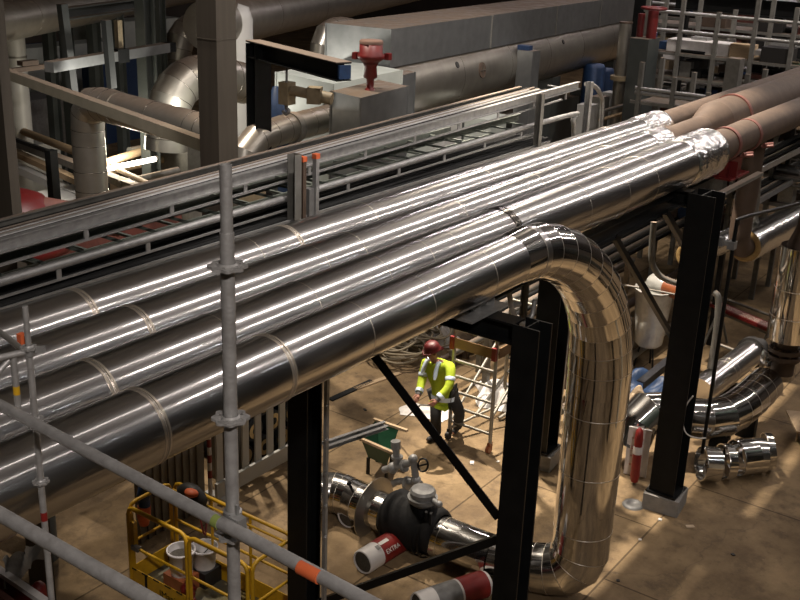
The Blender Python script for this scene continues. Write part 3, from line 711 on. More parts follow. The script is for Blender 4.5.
# red skip and sheeting in the bottom left corner
zs = 2.2
a, b = at(-30,551,z=zs), at(60,612,z=zs)
dx = (b-a).normalized(); nn = V((dx.y,-dx.x,0)); nn = nn if nn.dot(V((0,-1,0))) > 0 else -nn
t = Thing('skip', 'dark red steel skip with a pale rim in the bottom left corner', 'skip', V(((a.x+b.x)/2,(a.y+b.y)/2,0)))
b2 = b+dx*.3; wd = .20
body = MB()
for off, z1 in ((0, zs), ):
    body.bar(V((a.x,a.y,1.1)), V((b2.x,b2.y,1.1)), .03, 2.15)
b3 = b-dx*.25
body.bar(V((a.x,a.y,1.1))-nn*wd, V((b3.x,b3.y,1.1))-nn*wd, .03, 2.15)
body.box(((a+b2)/2-nn*wd/2)*1+V((0,0,-zs+.1)), ((b2-a).length, wd, .06), atan2(dx.y,dx.x))
t.part('body', body, M['bloodred'])
t.part('rim', MB().bar(a+V((0,0,.0)), b2+V((0,0,.0)), .07, .05), M['white'], label='pale worn rim')
t.part('rim', MB().bar(a-nn*wd, b3-nn*wd, .06, .05), M['redox'])
p = at(39,591,z=1.95)
single('warning_lamp', 'small red dome lamp beside the slim scaffold upright foot', 'lamp', MB().lathe([(.07,-1.9),(.07,0),(.065,.05),(.04,.085),(0,.1)], p, (0,0,1), 20), M['red'])
q = lambda px,py,z: at(px,py,z=z)
def film(u, v):
    a, b = q(2,560,2.35), q(44,540,2.45)
    p = a.lerp(b, u) + V((-.02,-.05,-.28))*v*(1-.5*u)
    return p + V((.02*sin(u*17+v*5), .02*sin(u*11), .025*sin(u*23+v*9)))
single('plastic_sheeting', 'crumpled clear plastic strip hanging above the red skip', 'plastic sheet', MB().sheet(film, 24, 6), M['poly'])

# ------------------------------------------------------------------ yellow work platform basket
zr = 1.22; xL, xR, yA, yC = 7.24, 7.99, 8.93, 6.98; zf = .12
t = Thing('access_platform', 'yellow railed work platform basket standing on the floor', 'work platform', ((xL+xR)/2,(yA+yC)/2,0))
def loop_panel(p, q_, z0, z1, r=.024, rc=.09):
    p, q_ = V(p), V(q_); d = (q_-p).normalized()
    P = [p+V((0,0,z0)), p+V((0,0,z1-rc)), p+d*rc*.3+V((0,0,z1-rc*.3)), p+d*rc+V((0,0,z1)), q_-d*rc+V((0,0,z1)), q_-d*rc*.3+V((0,0,z1-rc*.3)), q_+V((0,0,z1-rc)), q_+V((0,0,z0))]
    return MB().tube(P, r, 10)
yM = 7.92
for nm, p, q_ in (('side',(xL,yA,0),(xL,yM+.02,0)), ('side',(xL,yM-.03,0),(xL,yC,0)), ('side',(xR,yA,0),(xR,yC,0)), ('end',(xL+.05,yA+.03,0),(xR-.05,yA+.03,0)), ('end',(xL+.05,yC-.03,0),(xR-.05,yC-.03,0))):
    pr = t.part(nm+'_rail', loop_panel(p, q_, zf, zr), M['yellow'])
    p, q_ = V(p), V(q_)
    t.part('mid_rail', MB().tube([p+V((0,0,.68)), q_+V((0,0,.68))], .018, 10), M['yellow'])
    if nm == 'side' and p.x > 7.5:
        for f_ in (.33,.66): t.part('upright', MB().tube([p.lerp(q_,f_)+V((0,0,zf)), p.lerp(q_,f_)+V((0,0,zr))], .018, 10), M['yellow'])
        t.part('second_rail', MB().tube([p+V((-.03,0,1.12)), q_+V((-.03,0,1.12))], .016, 10), M['yellow'])
    elif nm == 'side':
        t.part('second_rail', MB().tube([p+V((.05,0,1.15)), q_+V((.05,0,1.15))], .016, 10), M['yellow'])
fp = MB().box((xL+.02,yA-.0,.62),(.07,.05,1.0)).box((xL+.02,yA-.06,.85),(.06,.06,.35))
t.part('corner_post', fp, M['yellow'])
t.part('rail_clamp', MB().box((xL-.01,yA-.12,.69),(.06,.12,.06)), M['cast'], label='grey rail clamp')
for p, q_ in (((xL,yA),(xL,yC)), ((xR,yA),(xR,yC)), ((xL,yA),(xR,yA)), ((xL,yC),(xR,yC))):
    t.part('kick_plate', MB().bar((*p,zf+.13), (*q_,zf+.13), .012, .24), M['yellow'])
t.part('floor_plate', MB().box(((xL+xR)/2,(yA+yC)/2,zf-.02),(xR-xL+.04,yA-yC+.04,.05)), mat('platform_floor', (.10,.10,.085), .6, .2, (.20,.16,.05), 2.2, .5))
t.part('skid', MB().box((xL+.1,(yA+yC)/2,.035),(.08,yA-yC,.07)).box((xR-.1,(yA+yC)/2,.035),(.08,yA-yC,.07)), M['black'])
for k in range(9):
    t.part('edge_mark', MB().box((xL-.009,yA-.05-.2*k,zf+.245),(.006,.10,.02)), M['black'], label='black edge mark')
t.part('panel', MB().box((xL-.012,yA-.27,zf+.12),(.012,.03,.24)), M['black'])
def text(body, size, loc, rx, name, m_, parent=None, base=None, label=None, ext=.001):
    cu = bpy.data.curves.new(name, 'FONT'); cu.body = body; cu.size = size; cu.extrude = ext; cu.materials.append(m_)
    tmp = bpy.data.objects.new(name, cu); COL.objects.link(tmp)
    me = bpy.data.meshes.new_from_object(tmp.evaluated_get(bpy.context.evaluated_depsgraph_get()))
    bpy.data.objects.remove(tmp); bpy.data.curves.remove(cu)
    ob = bpy.data.objects.new(name, me); COL.objects.link(ob)
    mt = rx.to_4x4(); mt.translation = V(loc)-(base or V((0,0,0))); ob.matrix_world = mt
    if parent: ob.parent = parent
    if label: ob['label'] = label
    return ob
# lettering reads from the -X side: text x axis = -Y, text y axis = +Z
RX = Matrix(((0,0,-1),(-1,0,0),(0,1,0)))
text('JMani', .13, (xL-.012, yA-.50, zf+.06), RX, 'lettering', M['black'], t.o, t.loc, 'black lettering')

def bucket(name, label, c, r, h, m_, tilt=None):
    c = V(c); t = Thing(name, label, 'bucket', c, 'white buckets')
    t.part('body', MB().lathe([(r*.80,0),(r,h),(r+.012,h),(r+.012,h-.03),(r+.004,h-.03)], c, (0,0,1), 28).lathe([(0,.006),(r*.79,.006),(r-.008,h)], c, (0,0,1), 28), m_)
    hd = [c+V((cos(a)*(r+.015), 0.02+.05*sin(a)*1, h-.02-abs(sin(a))*r*.9)) for a in [pi*k/14 for k in range(15)]]
    t.part('handle', MB().tube(hd, .006, 6), M['black'])
    return t
ba, bb_ = at(181,549,z=.66), at(204,546,z=.62)
bk = bucket('bucket', 'white plastic bucket with dirty contents inside the yellow platform', (ba.x, ba.y, .33), .165, .33, M['whitepl'])
bk.part('contents', MB().lathe([(0,.25),(.08,.27),(.15,.24)], bk.loc, (0,0,1), 20), M['wool'])
single('tool_crate', 'orange brown crate carrying the white bucket inside the platform', 'crate', MB().box((ba.x,ba.y,zf+.105),(.30,.34,.205)), M['sleeve'])
bk = bucket('bucket', 'white tub with black handle standing behind the dirty bucket', (bb_.x, bb_.y, .34), .16, .28, M['white'])
single('tool_crate', 'dark crate under the white tub inside the platform', 'crate', MB().box((bb_.x,bb_.y,zf+.11),(.28,.30,.215)), M['boot'])
def blob(pts, r): return MB().tube(bez(pts, 5), r if not hasattr(r,'__len__') else [r[min(len(r)-1, i*len(r)//(5*(len(pts)-1)+1))] for i in range(5*(len(pts)-1)+1)], 12)
single('rag', 'dark red rag on the floor of the yellow platform', 'rag', blob([(7.45,8.25,zf+.02),(7.47,8.2,zf+.12),(7.44,8.14,zf+.10),(7.42,8.05,zf+.04)], [.06,.09,.10,.07,.04]), M['bloodred'])
xg, yg = 7.62, 8.97
t = Thing('work_jacket', 'blue jacket sleeve with orange cuff hung over the platform end rail', 'jacket', (xg,yg,.75))
t.part('sleeve', MB().tube(bez([(xg+.10,yg-.04,1.20),(xg+.03,yg+.06,1.28),(xg-.01,yg+.10,1.16),(xg-.02,yg+.09,1.00)],6), [.08]*8+[.085]*6+[.075]*5, 16), M['blue'])
t.part('cuff', MB().tube([(xg-.02,yg+.09,1.01),(xg-.03,yg+.10,.86),(xg-.02,yg+.11,.74)], [.08,.085,.06], 16), M['orange'], label='orange cuff')
xb, yb2 = 7.93, 8.55
t = Thing('tool_bag', 'black tool bag with orange pocket hung on the far platform rail', 'bag', (xb,yb2,.8))
t.part('body', MB().tube(bez([(xb-.02,yb2+.2,1.10),(xb-.02,yb2+.08,1.24),(xb-.03,yb2-.10,1.24),(xb-.02,yb2-.22,1.05)],6), [.06]*4+[.10]*12+[.06]*3, 16), M['boot'])
t.part('pocket', MB().ball((xb-.09,yb2-.08,1.30), .085, sc=(.9,1.2,.6)), M['orange'], label='orange pocket')
t.part('strap', MB().tube(bez([(xb-.1,yb2-.2,1.2),(xb-.14,yb2-.28,1.0),(xb-.1,yb2-.30,.8),(xb-.02,yb2-.26,.95)],6), .012, 8), M['bloodred'])

# ------------------------------------------------------------------ site fence behind the basket
yf = 9.62
xs0, xs1 = at(168,460,y=yf).x, at(292,460,y=yf).x
xg0 = at(214,470,y=yf).x; xg1 = at(300,460,y=yf).x
t = Thing('fence_panel', 'pale grey slatted fence panel behind the yellow platform', 'fence', ((xg0+xg1)/2,yf,0))
n = int((xg1-xg0)/.26)
for k in range(n):
    x = xg0+(xg1-xg0)*(k+.4)/n
    t.part('slat', MB().box((x,yf,1.05),(.125,.03,1.75)), M['ltgrey'])
t.part('bottom_rail', MB().box(((xg0+xg1)/2,yf-.03,.22),(xg1-xg0,.05,.24)), M['ltgrey'])
t.part('top_rail', MB().box(((xg0+xg1)/2,yf-.03,1.93),(xg1-xg0,.05,.14)), M['ltgrey'])
for x in (xg0+.1, xg1-.1): t.part('foot', MB().box((x,yf,.05),(.12,.5,.1)), M['ltgrey'])
hx0, hx1 = xg0-1.35, xg0-.12
t = Thing('hoarding_panel', 'brown ribbed hoarding panel left of the slatted fence', 'hoarding', ((hx0+hx1)/2,yf+.05,0))
hb = MB(); hb.box(((hx0+hx1)/2,yf+.08,1.1),(hx1-hx0,.02,2.2))
k = 0; x = hx0+.06
while x < hx1: hb.box((x,yf+.055,1.1),(.055,.03,2.2)); x += .13
t.part('sheet', hb, M['brownpanel'])
x = at(209.5,460,y=yf-.1).x
t = Thing('warning_post', 'thin red and white banded post by the fence', 'post', (x,yf-.1,0))
t.part('post', MB().cyl((x,yf-.1,0),(x,yf-.1,1.9),.03,14), M['white'])
for k in range(6): t.part('red_band', MB().cyl((x,yf-.1,.55+.24*k),(x,yf-.1,.67+.24*k),.0315,14), M['red'])
k = 0
for r_ in range(4):
    for c_ in range(4):
        px = 10.38+c_*.42+.21*(r_ % 2); pz = .2+.36*r_
        ct = ['far left','left of centre','right of centre','far right'][c_]
        rt = ['bottom','second lowest','third lowest','top'][r_]
        t = Thing('pipe_length', 'yellow ended pipe stacked behind the slatted fence, %s row, %s' % (rt, ct), 'pipe', (px,10.2,pz), 'stacked pipe lengths behind the fence')
        t.part('sleeve', MB().tube([(px,10.0,pz),(px,11.6,pz)], .175, 20), M['cable'])
        t.part('core', MB().lathe([(.06,0),(.13,0)], (px,9.995,pz), (0,-1,0), 20), M['ins_yellow'], label='yellow insulated end')

# ------------------------------------------------------------------ the person
def skin(name, verts, edges, radii, m_, root=0, sub=2, extra=None):
    me = bpy.data.meshes.new(name); me.from_pydata([V(v) for v in verts], edges, []); me.update()
    ob = bpy.data.objects.new(name, me); COL.objects.link(ob)
    sk = ob.modifiers.new('s', 'SKIN'); sk.use_smooth_shade = True
    sv = me.skin_vertices[0].data
    for i, r in enumerate(radii):
        sv[i].radius = r if isinstance(r, tuple) else (r, r); sv[i].use_root = (i == root)
    ob.modifiers.new('u', 'SUBSURF').levels = sub
    dg = bpy.context.evaluated_depsgraph_get()
    new = bpy.data.meshes.new_from_object(ob.evaluated_get(dg))
    bpy.data.objects.remove(ob); bpy.data.meshes.remove(me)
    mb = MB(); mb.add([v.co.copy() for v in new.vertices], [list(p.vertices) for p in new.polygons], True); bpy.data.meshes.remove(new)
    return mb
q = lambda px, py, x: at(px, py, x=x)
pel = q(444,393,13.02); chest = q(438.5,369,12.80); neck = q(434.5,360.5,12.70); head = q(431,352.5,12.60)
sR, sL = q(425.5,363.5,12.82), q(451,366,12.72)
eR, eL = q(422,381,12.70), q(449.5,387,12.55)
wR, wL = q(418.5,394,12.50), q(437.5,399.5,12.36)
hipR, hipL = q(437,396,13.02), q(452,396,13.06)
kR, kL = q(435.5,416,12.82), q(460,413,13.10)
aR, aL = q(436.5,435.5,13.02), q(457,429,13.46)
tR, tL = aR+V((-.20,.05,-.06)), aL+V((-.17,-.03,-.05))
fR = V((aR.x,aR.y,0)); dz = aR.z-.085
aR.z = .085; tR.z = .045; aL.z = .10; tL.z = .045
hR, hL = wR+(wR-eR).normalized()*.09, wL+(wL-eL).normalized()*.09
pt = Thing('person', 'person in yellow high visibility jacket and dark red helmet, stooping over a long tool', 'person', (pel.x, pel.y, 0))
vs = [pel, chest, neck, head, sR, eR, wR, hR, sL, eL, wL, hL, hipR, kR, aR, tR, hipL, kL, aL, tL, head+V((-.02,0,.07))]
es = [(0,1),(1,2),(2,3),(3,20),(1,4),(4,5),(5,6),(6,7),(1,8),(8,9),(9,10),(10,11),(0,12),(12,13),(13,14),(14,15),(0,16),(16,17),(17,18),(18,19)]
ra = [.14,.15,.055,.085,.06,.045,.032,.038,.06,.045,.032,.038,.08,.05,.034,.03,.08,.05,.034,.03,.085]
body = skin('body', vs, es, ra, None)
fwd = (head-neck).normalized(); fc = V((-.92,.25,-.35)).normalized()
# face: nose, brow, ears, mouth line
sd = V((-.25,-.95,0)).normalized()
body.ball(head+fc*.095+V((0,0,-.01)), .018, 8, 6, (1,1,1.5))
for s_ in (-1,1):
    body.ball(head+sd*.09*s_+V((.01,0,-.01)), .022, 8, 6, (.7,.6,1.3)); body.ball(head+fc*.080+sd*.033*s_+V((0,0,.02)), .012, 8, 6)
body.ball(head+fc*.082+V((0,0,-.055)), .016, 8, 6, (.8,1.6,.5))
def hand(mb, w_, h_, toward):
    d = (h_-w_).normalized(); s_ = d.cross(V(toward)).normalized(); n_ = s_.cross(d).normalized()
    for i, (o, l) in enumerate(((-.030,.065),(-.010,.075),(.010,.072),(.030,.055))):
        b0 = h_ + s_*o
        mb.tube([b0-d*.02, b0+d*l*.5+n_*.012, b0+d*l*.75+n_*.040, b0+d*l*.60+n_*.062], [.011,.0105,.0095,.008], 8)
    mb.tube([w_+d*.03+s_*-.025, w_+d*.06+s_*-.052+n_*.02, w_+d*.10+s_*-.045+n_*.045], [.013,.012,.009], 8)
hand(body, wR, hR, (-.5,.4,-.6)); hand(body, wL, hL, (-.5,.5,-.6))
pt.part('body', body, M['skin'])
mid = pel.lerp(chest,.5)
jk = skin('jacket', [pel+V((0,0,-.02)), mid, chest, neck+V((.03,0,-.02)), sR, eR, wR, sL, eL, wL, pel+V((0,0,-.12))],
          [(0,1),(1,2),(2,3),(2,4),(4,5),(5,6),(2,7),(7,8),(8,9),(0,10)],
          [(.20,.165),(.195,.16),(.205,.16),.09,.095,.075,.062,.095,.075,.062,(.20,.165)], None)
j = pt.part('jacket', jk, M['lime'], label='yellow high visibility jacket')
def band(a, b, f, r, w_=.055, sc=None):
    p = a.lerp(b, f); d = (b-a).normalized()
    return MB().lathe([(r*.96,-w_/2),(r,-w_/2+.004),(r,w_/2-.004),(r*.96,w_/2)], p, d, 20)
for a, b, f, r in ((sR,eR,.62,.080),(eR,wR,.76,.066),(sL,eL,.62,.080),(eL,wL,.76,.066)):
    pt.part('reflective_band', band(a, b, f, r, .06), M['tape'], parent=j, label='pale reflective band')
def ell(p, ax, w_, h=.06):
    mb = MB(); u1 = V((.25,.95,0)).normalized(); u2 = V((.95,-.25,0)).normalized(); N_ = 28
    for z_ in (0,):
        vs_ = [p+u1*cos(2*pi*k/N_)*ax+u2*sin(2*pi*k/N_)*w_+V((0,0,zz_)) for zz_ in (-h/2,h/2) for k in range(N_)]
        mb.add(vs_, [(k,(k+1)%N_,N_+(k+1)%N_,N_+k) for k in range(N_)], True)
    return mb
pt.part('reflective_band', ell(pel+V((-.012,0,-.03)), .225, .20, .075), M['tape'], parent=j, label='pale reflective band')
for s_ in (-1,1):
    a = neck+sd*.12*s_+V((.0,0,-.02)); b = a+V((-.13,0,-.20))+sd*.03*s_
    pt.part('shoulder_stripe', MB().tube(bez([a+V((.03,0,.015)), a+V((-.06,0,.0)), b+V((-.03,0,0))],4), [.012]+[.034]*7+[.02], 8), M['tape'], parent=j, label='pale reflective stripe')
tr = skin('trousers', [pel+V((0,0,-.03)), hipR, kR, aR+V((0,0,-.01)), hipL, kL, aL+V((0,0,-.01))], [(0,1),(1,2),(2,3),(0,4),(4,5),(5,6)], [.17,.125,.095,.088,.125,.095,.088], None)
pt.part('trousers', tr, M['trouser'])
for a, tt in ((aR,tR),(aL,tL)):
    pt.part('boot', skin('boot', [a+V((0,0,.10)), a+V((0,0,-.02)), a.lerp(tt,.5)+V((0,0,-.01)), tt+V((0,0,.005))], [(0,1),(1,2),(2,3)], [.066,.060,.054,.044], None), M['boot'])
for w_, h_ in ((wR,hR),(wL,hL)): pt.part('cuff', MB().cyl(w_.lerp(h_,-.3), w_.lerp(h_,.25), .045, 14), M['glove'])
hc = head+V((.025,0,.062))
hm = MB(); N_ = 24
prof = [(.136,-.012),(.128,.0),(.124,.035),(.110,.075),(.078,.105),(.04,.118),(0,.12)]
up_ = (V((0,0,1))*1.0+fc*.30).normalized()
hm.lathe(prof, hc, up_, N_); 
hm.tube(bez([hc+sd*.10+fc*.11+up_*-.01, hc+fc*.17+up_*-.02, hc-sd*.10+fc*.11+up_*-.01],6), [.012]*13, 8)
hl = pt.part('helmet', hm, M['helmet'], label='dark red safety helmet')
pt.part('neck_guard', MB().tube(bez([hc-fc*.12+sd*.08-up_*.05, hc-fc*.15-up_*.09, hc-fc*.12-sd*.08-up_*.05],5), .03, 8), M['helmet'], parent=hl)
tip = at(390,431,z=.03)
single('long_tool', 'thin pale rod tool held by the person, its tip on the floor', 'tool', MB().tube([hL+V((-.02,.02,-.03)), (hL+hR)/2+V((-.05,.05,-.06)), tip], .014, 8), M['alu'])

# ------------------------------------------------------------------ aluminium tower beside the person
tx = 13.2; ty0, ty1 = at(449,437,x=tx).y, at(489.5,449,x=tx).y
t = Thing('access_tower', 'aluminium ladder frame tower on castors beside the person', 'scaffold tower', (tx+.8,(ty0+ty1)/2,0))
zt = at(454.5,326,x=tx).z
for xx, lab in ((tx,'near'),(tx+1.75,'far')):
    for y in (ty0, ty1):
        t.part('leg', MB().tube([(xx,y,.16),(xx,y,zt)], .030, 14), M['alu'])
        ca = t.part('castor', MB().box((xx,y,.13),(.09,.05,.10)).cyl((xx-.03,y+.03,.065),(xx-.03,y-.03,.065),.065,18), M['sleeve'] if (y == ty1 and lab == 'near') else M['boot'])
    z = .32; 
    while z < zt+.02:
        t.part('rung', MB().tube([(xx,ty0,z),(xx,ty1,z)], .024, 12), M['alu']); z += .268
p, q_ = at(456,432,z=.3), V((tx+1.75, ty1, 1.75))
t.part('diagonal_brace', MB().tube([(tx,ty0,.30),(tx+1.75,ty0,1.55)], .024, 12), M['alu'])
t.part('diagonal_brace', MB().tube([(tx,ty1,.62),(tx+1.75,ty1,1.8)], .024, 12), M['alu'])
t.part('diagonal_brace', MB().tube([(tx,ty0-.05,.22),(tx+1.75,ty1+.05,.55)], .024, 12), M['alu'])
zb = at(452,338,x=tx).z
t.part('toe_board', MB().box((tx-.045,(ty0+ty1)/2,zb-.04),(.02,ty0-ty1-.04,.17)), M['ply'], label='plywood toe board')
t.part('toe_board', MB().box((tx+.87,ty1-.04,zb-.04),(1.7,.02,.17)), M['ply'], label='plywood toe board')
for y in (ty0,ty1): t.part('clip', MB().box((tx-.06,y,zb-.04),(.06,.07,.21)), M['red'], label='red clip')
# ------------------------------------------------------------------ hoses, boards and sheets on the floor behind
rn = random.Random(11)
def coil(c, r, n, h, th=.022):
    pts = []
    for k in range(n*14):
        a = 2*pi*k/14; u = k/(n*14)
        rr = r*(.72+.28*sin(k*.37+c[0])); pts.append(V((c[0]+rr*cos(a)+.12*sin(k*.13), c[1]+rr*sin(a)*.9+.10*cos(k*.17), .03+h*u+abs(.10*sin(a*1.0+k*.05)))))
    return MB().tube(bez(pts,2), th, 7)
for i, (px, py, r, n_, lab) in enumerate(((400,356,.62,9,'big tangle of beige hose coils on the floor behind the person'),(424,344,.50,7,'smaller coil of beige hose just behind the red helmet'),(378,348,.42,5,'loose hose coil nearest the underside of the clad pipes'))):
    c = at(px,py,z=.1); single('hose_coil', lab, 'hose', coil((c.x,c.y), r, n_, .34), M['hose'], 'hose coils')
def crumple(c, sx, sy, h, seed, rot=0):
    r_ = random.Random(seed); ph = [r_.random()*6 for _ in range(6)]; c = V(c); ca, sa = cos(rot), sin(rot)
    def fn(u, v):
        x, y = (u-.5)*sx*(1+.1*sin(v*7+ph[0])), (v-.5)*sy*(1+.1*sin(u*8+ph[1]))
        e = min(1, 5*min(u,1-u,v,1-v))
        z = .012+h*e*(.45+.25*sin(u*9+ph[2]+v*4)+.2*sin(v*13+ph[3])+.15*sin((u+v)*19+ph[4]))
        return V((c.x+ca*x-sa*y, c.y+sa*x+ca*y, c.z+max(.008,z)))
    return MB().sheet(fn, 26, 22)
for px,py,sx,sy,h,rot,mm,lab in ((426,407,.5,.85,.10,.3,'white','white sheet on the floor behind the person\'s legs'),(500,392,1.1,.8,.30,.6,'white','crumpled pale sheet heap seen through the tower'),(443,338,.5,.6,.4,.2,'white','white bundle beside the hose coils left of the tower'),
    (435,330,.5,.5,.08,.4,'card','flat piece of cardboard beside the hose coils')):
    c = at(px,py,z=.1); single('sheet', lab, 'sheet', crumple((c.x,c.y,0), sx, sy, h, int(px), rot), M[mm], 'sheets on the floor')
for i,(pa,pb,w_,z,mm,lab) in enumerate((((470,333),(500,326),.22,.25,'wood','pale board on the pile behind the tower top'),((478,340),(520,330),.16,.2,'white','white strip on the pile behind the tower'),((466,326),(492,320),.24,.3,'boot','dark panel on the pile behind the tower'),
    ((450,352),(480,344),.20,.12,'wood','short timber at the pile beside the hoses'),((497,350),(530,341),.3,.1,'wood','broad timber right of the tower'),((330,399),(372,380),.12,.03,'cable','thin dark strip lying on the floor behind the channels'),
    ((355,388),(400,372),.10,.03,'wood','pale lath lying on the floor under the clad pipes'),((500,405),(560,380),.08,.3,'alu','bright tube leaning behind the front column'),((478,390),(516,362),.07,.5,'alu','aluminium tube lying across the pale sheet heap'))):
    a, b = at(*pa,z=z), at(*pb,z=z); d = V((0,0,.03))
    if mm == 'alu': mb = MB().tube([V((a.x,a.y,.05)), b], .03, 10)
    else: mb = MB().bar(a-d, b-d, w_, .05)
    single('board' if mm != 'alu' else 'loose_tube', lab, 'board' if mm != 'alu' else 'tube', mb, M[mm], 'loose boards and tubes on the floor')

# green tub cart
za = .62
A, B, C_, D = at(361,439,z=za), at(376,420,z=za), at(399,428,z=za), at(391,452,z=za)
t = Thing('cart', 'small green tipped cart with wooden edge strips under the galvanised channels', 'cart', (A+C_)/2*1-V((0,0,za)))
tub = MB(); ce = (A+B+C_+D)/4
low = [ce+(p-ce)*.62-V((0,0,.34)) for p in (A,B,C_,D)]
tub.add([A,B,C_,D]+low, [(0,1,5,4),(1,2,6,5),(2,3,7,6),(3,0,4,7),(4,5,6,7)])
tub.add([ce+(p-ce)*.985 for p in (A,B,C_,D)]+[p+V((0,0,.02)) for p in low], [(0,4,5,1),(1,5,6,2),(2,6,7,3),(3,7,4,0),(7,6,5,4)])
t.part('tub', tub, M['green'], label='green tub')
t.part('edge_strip', MB().bar(B+(B-C_)*.1, C_+(C_-B)*.35, .05, .04), M['wood']); t.part('edge_strip', MB().bar(A+(A-D)*.05, D+(D-A)*.1, .05, .04), M['wood'])
for p in low: t.part('leg', MB().bar(V((p.x,p.y,0)), p, .04, .04), M['black'])

# ------------------------------------------------------------------ insulation rolls
def roll(pa, pb, r, label, bands, txt=None):
    a, b = at(*pa, z=r), at(*pb, z=r); a.z = b.z = r; d = (b-a).normalized()
    t = Thing('insulation_roll', label, 'insulation roll', V(((a.x+b.x)/2,(a.y+b.y)/2,0)), 'insulation rolls')
    L_ = (b-a).length
    t.part('wool_core', MB().lathe([(0,-.004),(r*.8,-.004),(r*.88,.006),(r*.88,L_-.006),(0,L_)], a, d, 24), M['wool'], label='grey wool core')
    jj = random.Random(int(pa[0]))
    wr = t.part('wrapper', MB().lathe([(r*.80,.035),(r*.9,-.022),(r*.99,0),(r,.04),(r*1.01,L_*.5),(r,L_-.03),(r*.86,L_+.01)], a, d, 24), M['whitepl'], label='white plastic wrapper')
    for f0, f1, mm, lb in bands:
        t.part('printed_band', MB().lathe([(r*1.004,L_*f0),(r*1.02,L_*(f0+.03)),(r*1.02,L_*(f1-.03)),(r*1.004,L_*f1)], a, d, 24), M[mm], parent=wr, label=lb)
    return t, a, b, d
ro, a, b, d = roll((363,562),(402,538), .165, 'red and white wrapped wool roll on the floor left of the black valve', [(.32,.98,'red','red printed band')])
up_ = V((0,0,1)); sd2 = d.cross(up_).normalized(); nrm = sd2*.80+up_*.60
if nrm.dot(CAM-a) < 0: nrm = -sd2*.80+up_*.60
ty = d.cross(nrm); ty = nrm.cross(d)
RXr = Matrix((d, ty, nrm)).transposed()
text('EXTRA', .085, a+d*.28+nrm*(.165*1.035)-ty*.055, RXr, 'lettering', M['white'], ro.o, ro.loc, 'white lettering')
n2 = (sd2 if sd2.dot(CAM-a) > 0 else -sd2)*.25+up_*.97; ty2 = n2.cross(d)
lab_ = Matrix((d, ty2, n2)).transposed()
mb = MB(); mb.box(a+d*.34+n2*(.165*1.022), (.17,.05,.004), M=lab_); ro.part('label_patch', mb, M['white'], label='white label patch')
mb = MB(); mb.box(a+d*.205+n2*(.165*1.022)-ty2*.03, (.06,.07,.004), M=lab_); ro.part('label_patch', mb, M['cast'], label='grey label patch')
roll((418,606),(486,583), .17, 'wool roll with dark and red bands at the bottom edge by the front column', [(.22,.56,'cast','dark grey printed band'),(.57,.96,'red','red printed band')])
roll((347,517),(372,500), .165, 'wool roll with a dark round end under the left floor pipe', [])
# stand below the floor run
st = Thing('pipe_stand', 'low steel stand with tan top plate under the floor pipe by the front column', 'stand', (10.2,5.72,0))
st.part('top_plate', MB().box((10.16,5.72,.158),(.62,.13,.02)).box((10.16,5.66,.14),(.62,.012,.05)), M['wood'])
for x in (9.92,10.42): st.part('leg', MB().bar((x,5.72,0),(x,5.72,.15),.05,.05), M['black'])

# ------------------------------------------------------------------ pipes and clutter to the right of the riser
P = lambda px,py,z: at(px,py,z=z)
t = Thing('floor_pipe', 'silver clad pipe snaking along the floor behind the right black column', 'pipe', V((15.3,4.8,0)), 'clad floor pipes')
pth = bez([P(630,446,.36)+V((0,.05,0)), P(633,430,.60), P(646,414,.76), P(668,413,.74), P(695,419,.70), P(722,417,.70), P(743,405,.70), P(766,384,.74)], 12)
ps = resample(pth, 11)
t.part('cladding', clad_run(ps, [.335-.0035*k for k in range(12)], 64, lap_=.006), M['clad_bend'])
t.part('support', MB().box((ps[6].x,ps[6].y,.2),(.14,.3,.4)), M['black'])
t.part('support', MB().box((ps[9].x,ps[9].y,.2),(.14,.3,.4)), M['black'])
s4 = P(776,372,.82)
t = Thing('clad_riser', 'silver clad vertical pipe at the right edge over a bare brown flange', 'pipe', V((17.35,4.18,0)), 'clad floor pipes')
vx, vy = 17.35, 4.18
z1, z2 = at(787,338,x=vx).z, at(787,243,x=vx).z
t.part('cladding', clad_run([(vx,vy,z1),(vx,vy,z1+.42),(vx,vy,z1+.9),(vx,vy,z2)], [.345]*4, 64), M['clad_bend'])
t.part('bare_pipe', MB().cyl((vx,vy,.9),(vx,vy,z1+.02),.19,28), M['rustpipe'], label='bare brown pipe')
t.part('flange', MB().cyl((vx,vy,1.18),(vx,vy,1.25),.27,28).cyl((vx,vy,1.30),(vx,vy,1.37),.27,28), M['rustpipe'], label='brown bolted flange')
for k in range(10): t.part('flange_bolt', MB().cyl((vx+.235*cos(k*pi/5),vy+.235*sin(k*pi/5),1.15),(vx+.235*cos(k*pi/5),vy+.235*sin(k*pi/5),1.40),.018,8), M['rustpipe'])
t.part('reducer', MB().lathe([(.26,0),(.20,.18),(.15,.34),(.14,.9)], (vx,vy,z2), (0,0,1), 28), M['rustpipe'], label='bare brown reducer')
sa = MB()
for k in range(20):
    a0, a1 = [pi*.62+2*pi*.70*(k+u)/20 for u in (0,1)]
    zt0, zt1 = [1.10+.16*abs(cos(a*1.5)) for a in (a0,a1)]
    W = lambda a,z,r: V((s4.x+.05+r*cos(a), s4.y+r*sin(a), z))
    sa.add([W(a0,.74,.30),W(a1,.74,.30),W(a1,zt1,.31),W(a0,zt0,.31),W(a0,.74,.29),W(a1,.74,.29),W(a1,zt1,.30),W(a0,zt0,.30)], [(0,1,2,3),(7,6,5,4),(3,2,6,7),(1,0,4,5)], True)
t.part('saddle', sa, M['clad_bend'], label='flared silver saddle at the foot')
t = Thing('floor_pipe', 'short shiny clad pipe between the right column and the brown flange', 'pipe', V((17.2,5.4,0)), 'clad floor pipes')
a, b = P(700,392,.6), P(751,353,.72)
t.part('cladding', clad_run([a,a.lerp(b,.45),a.lerp(b,.52),b], [.24]*4, 56), M['clad'])
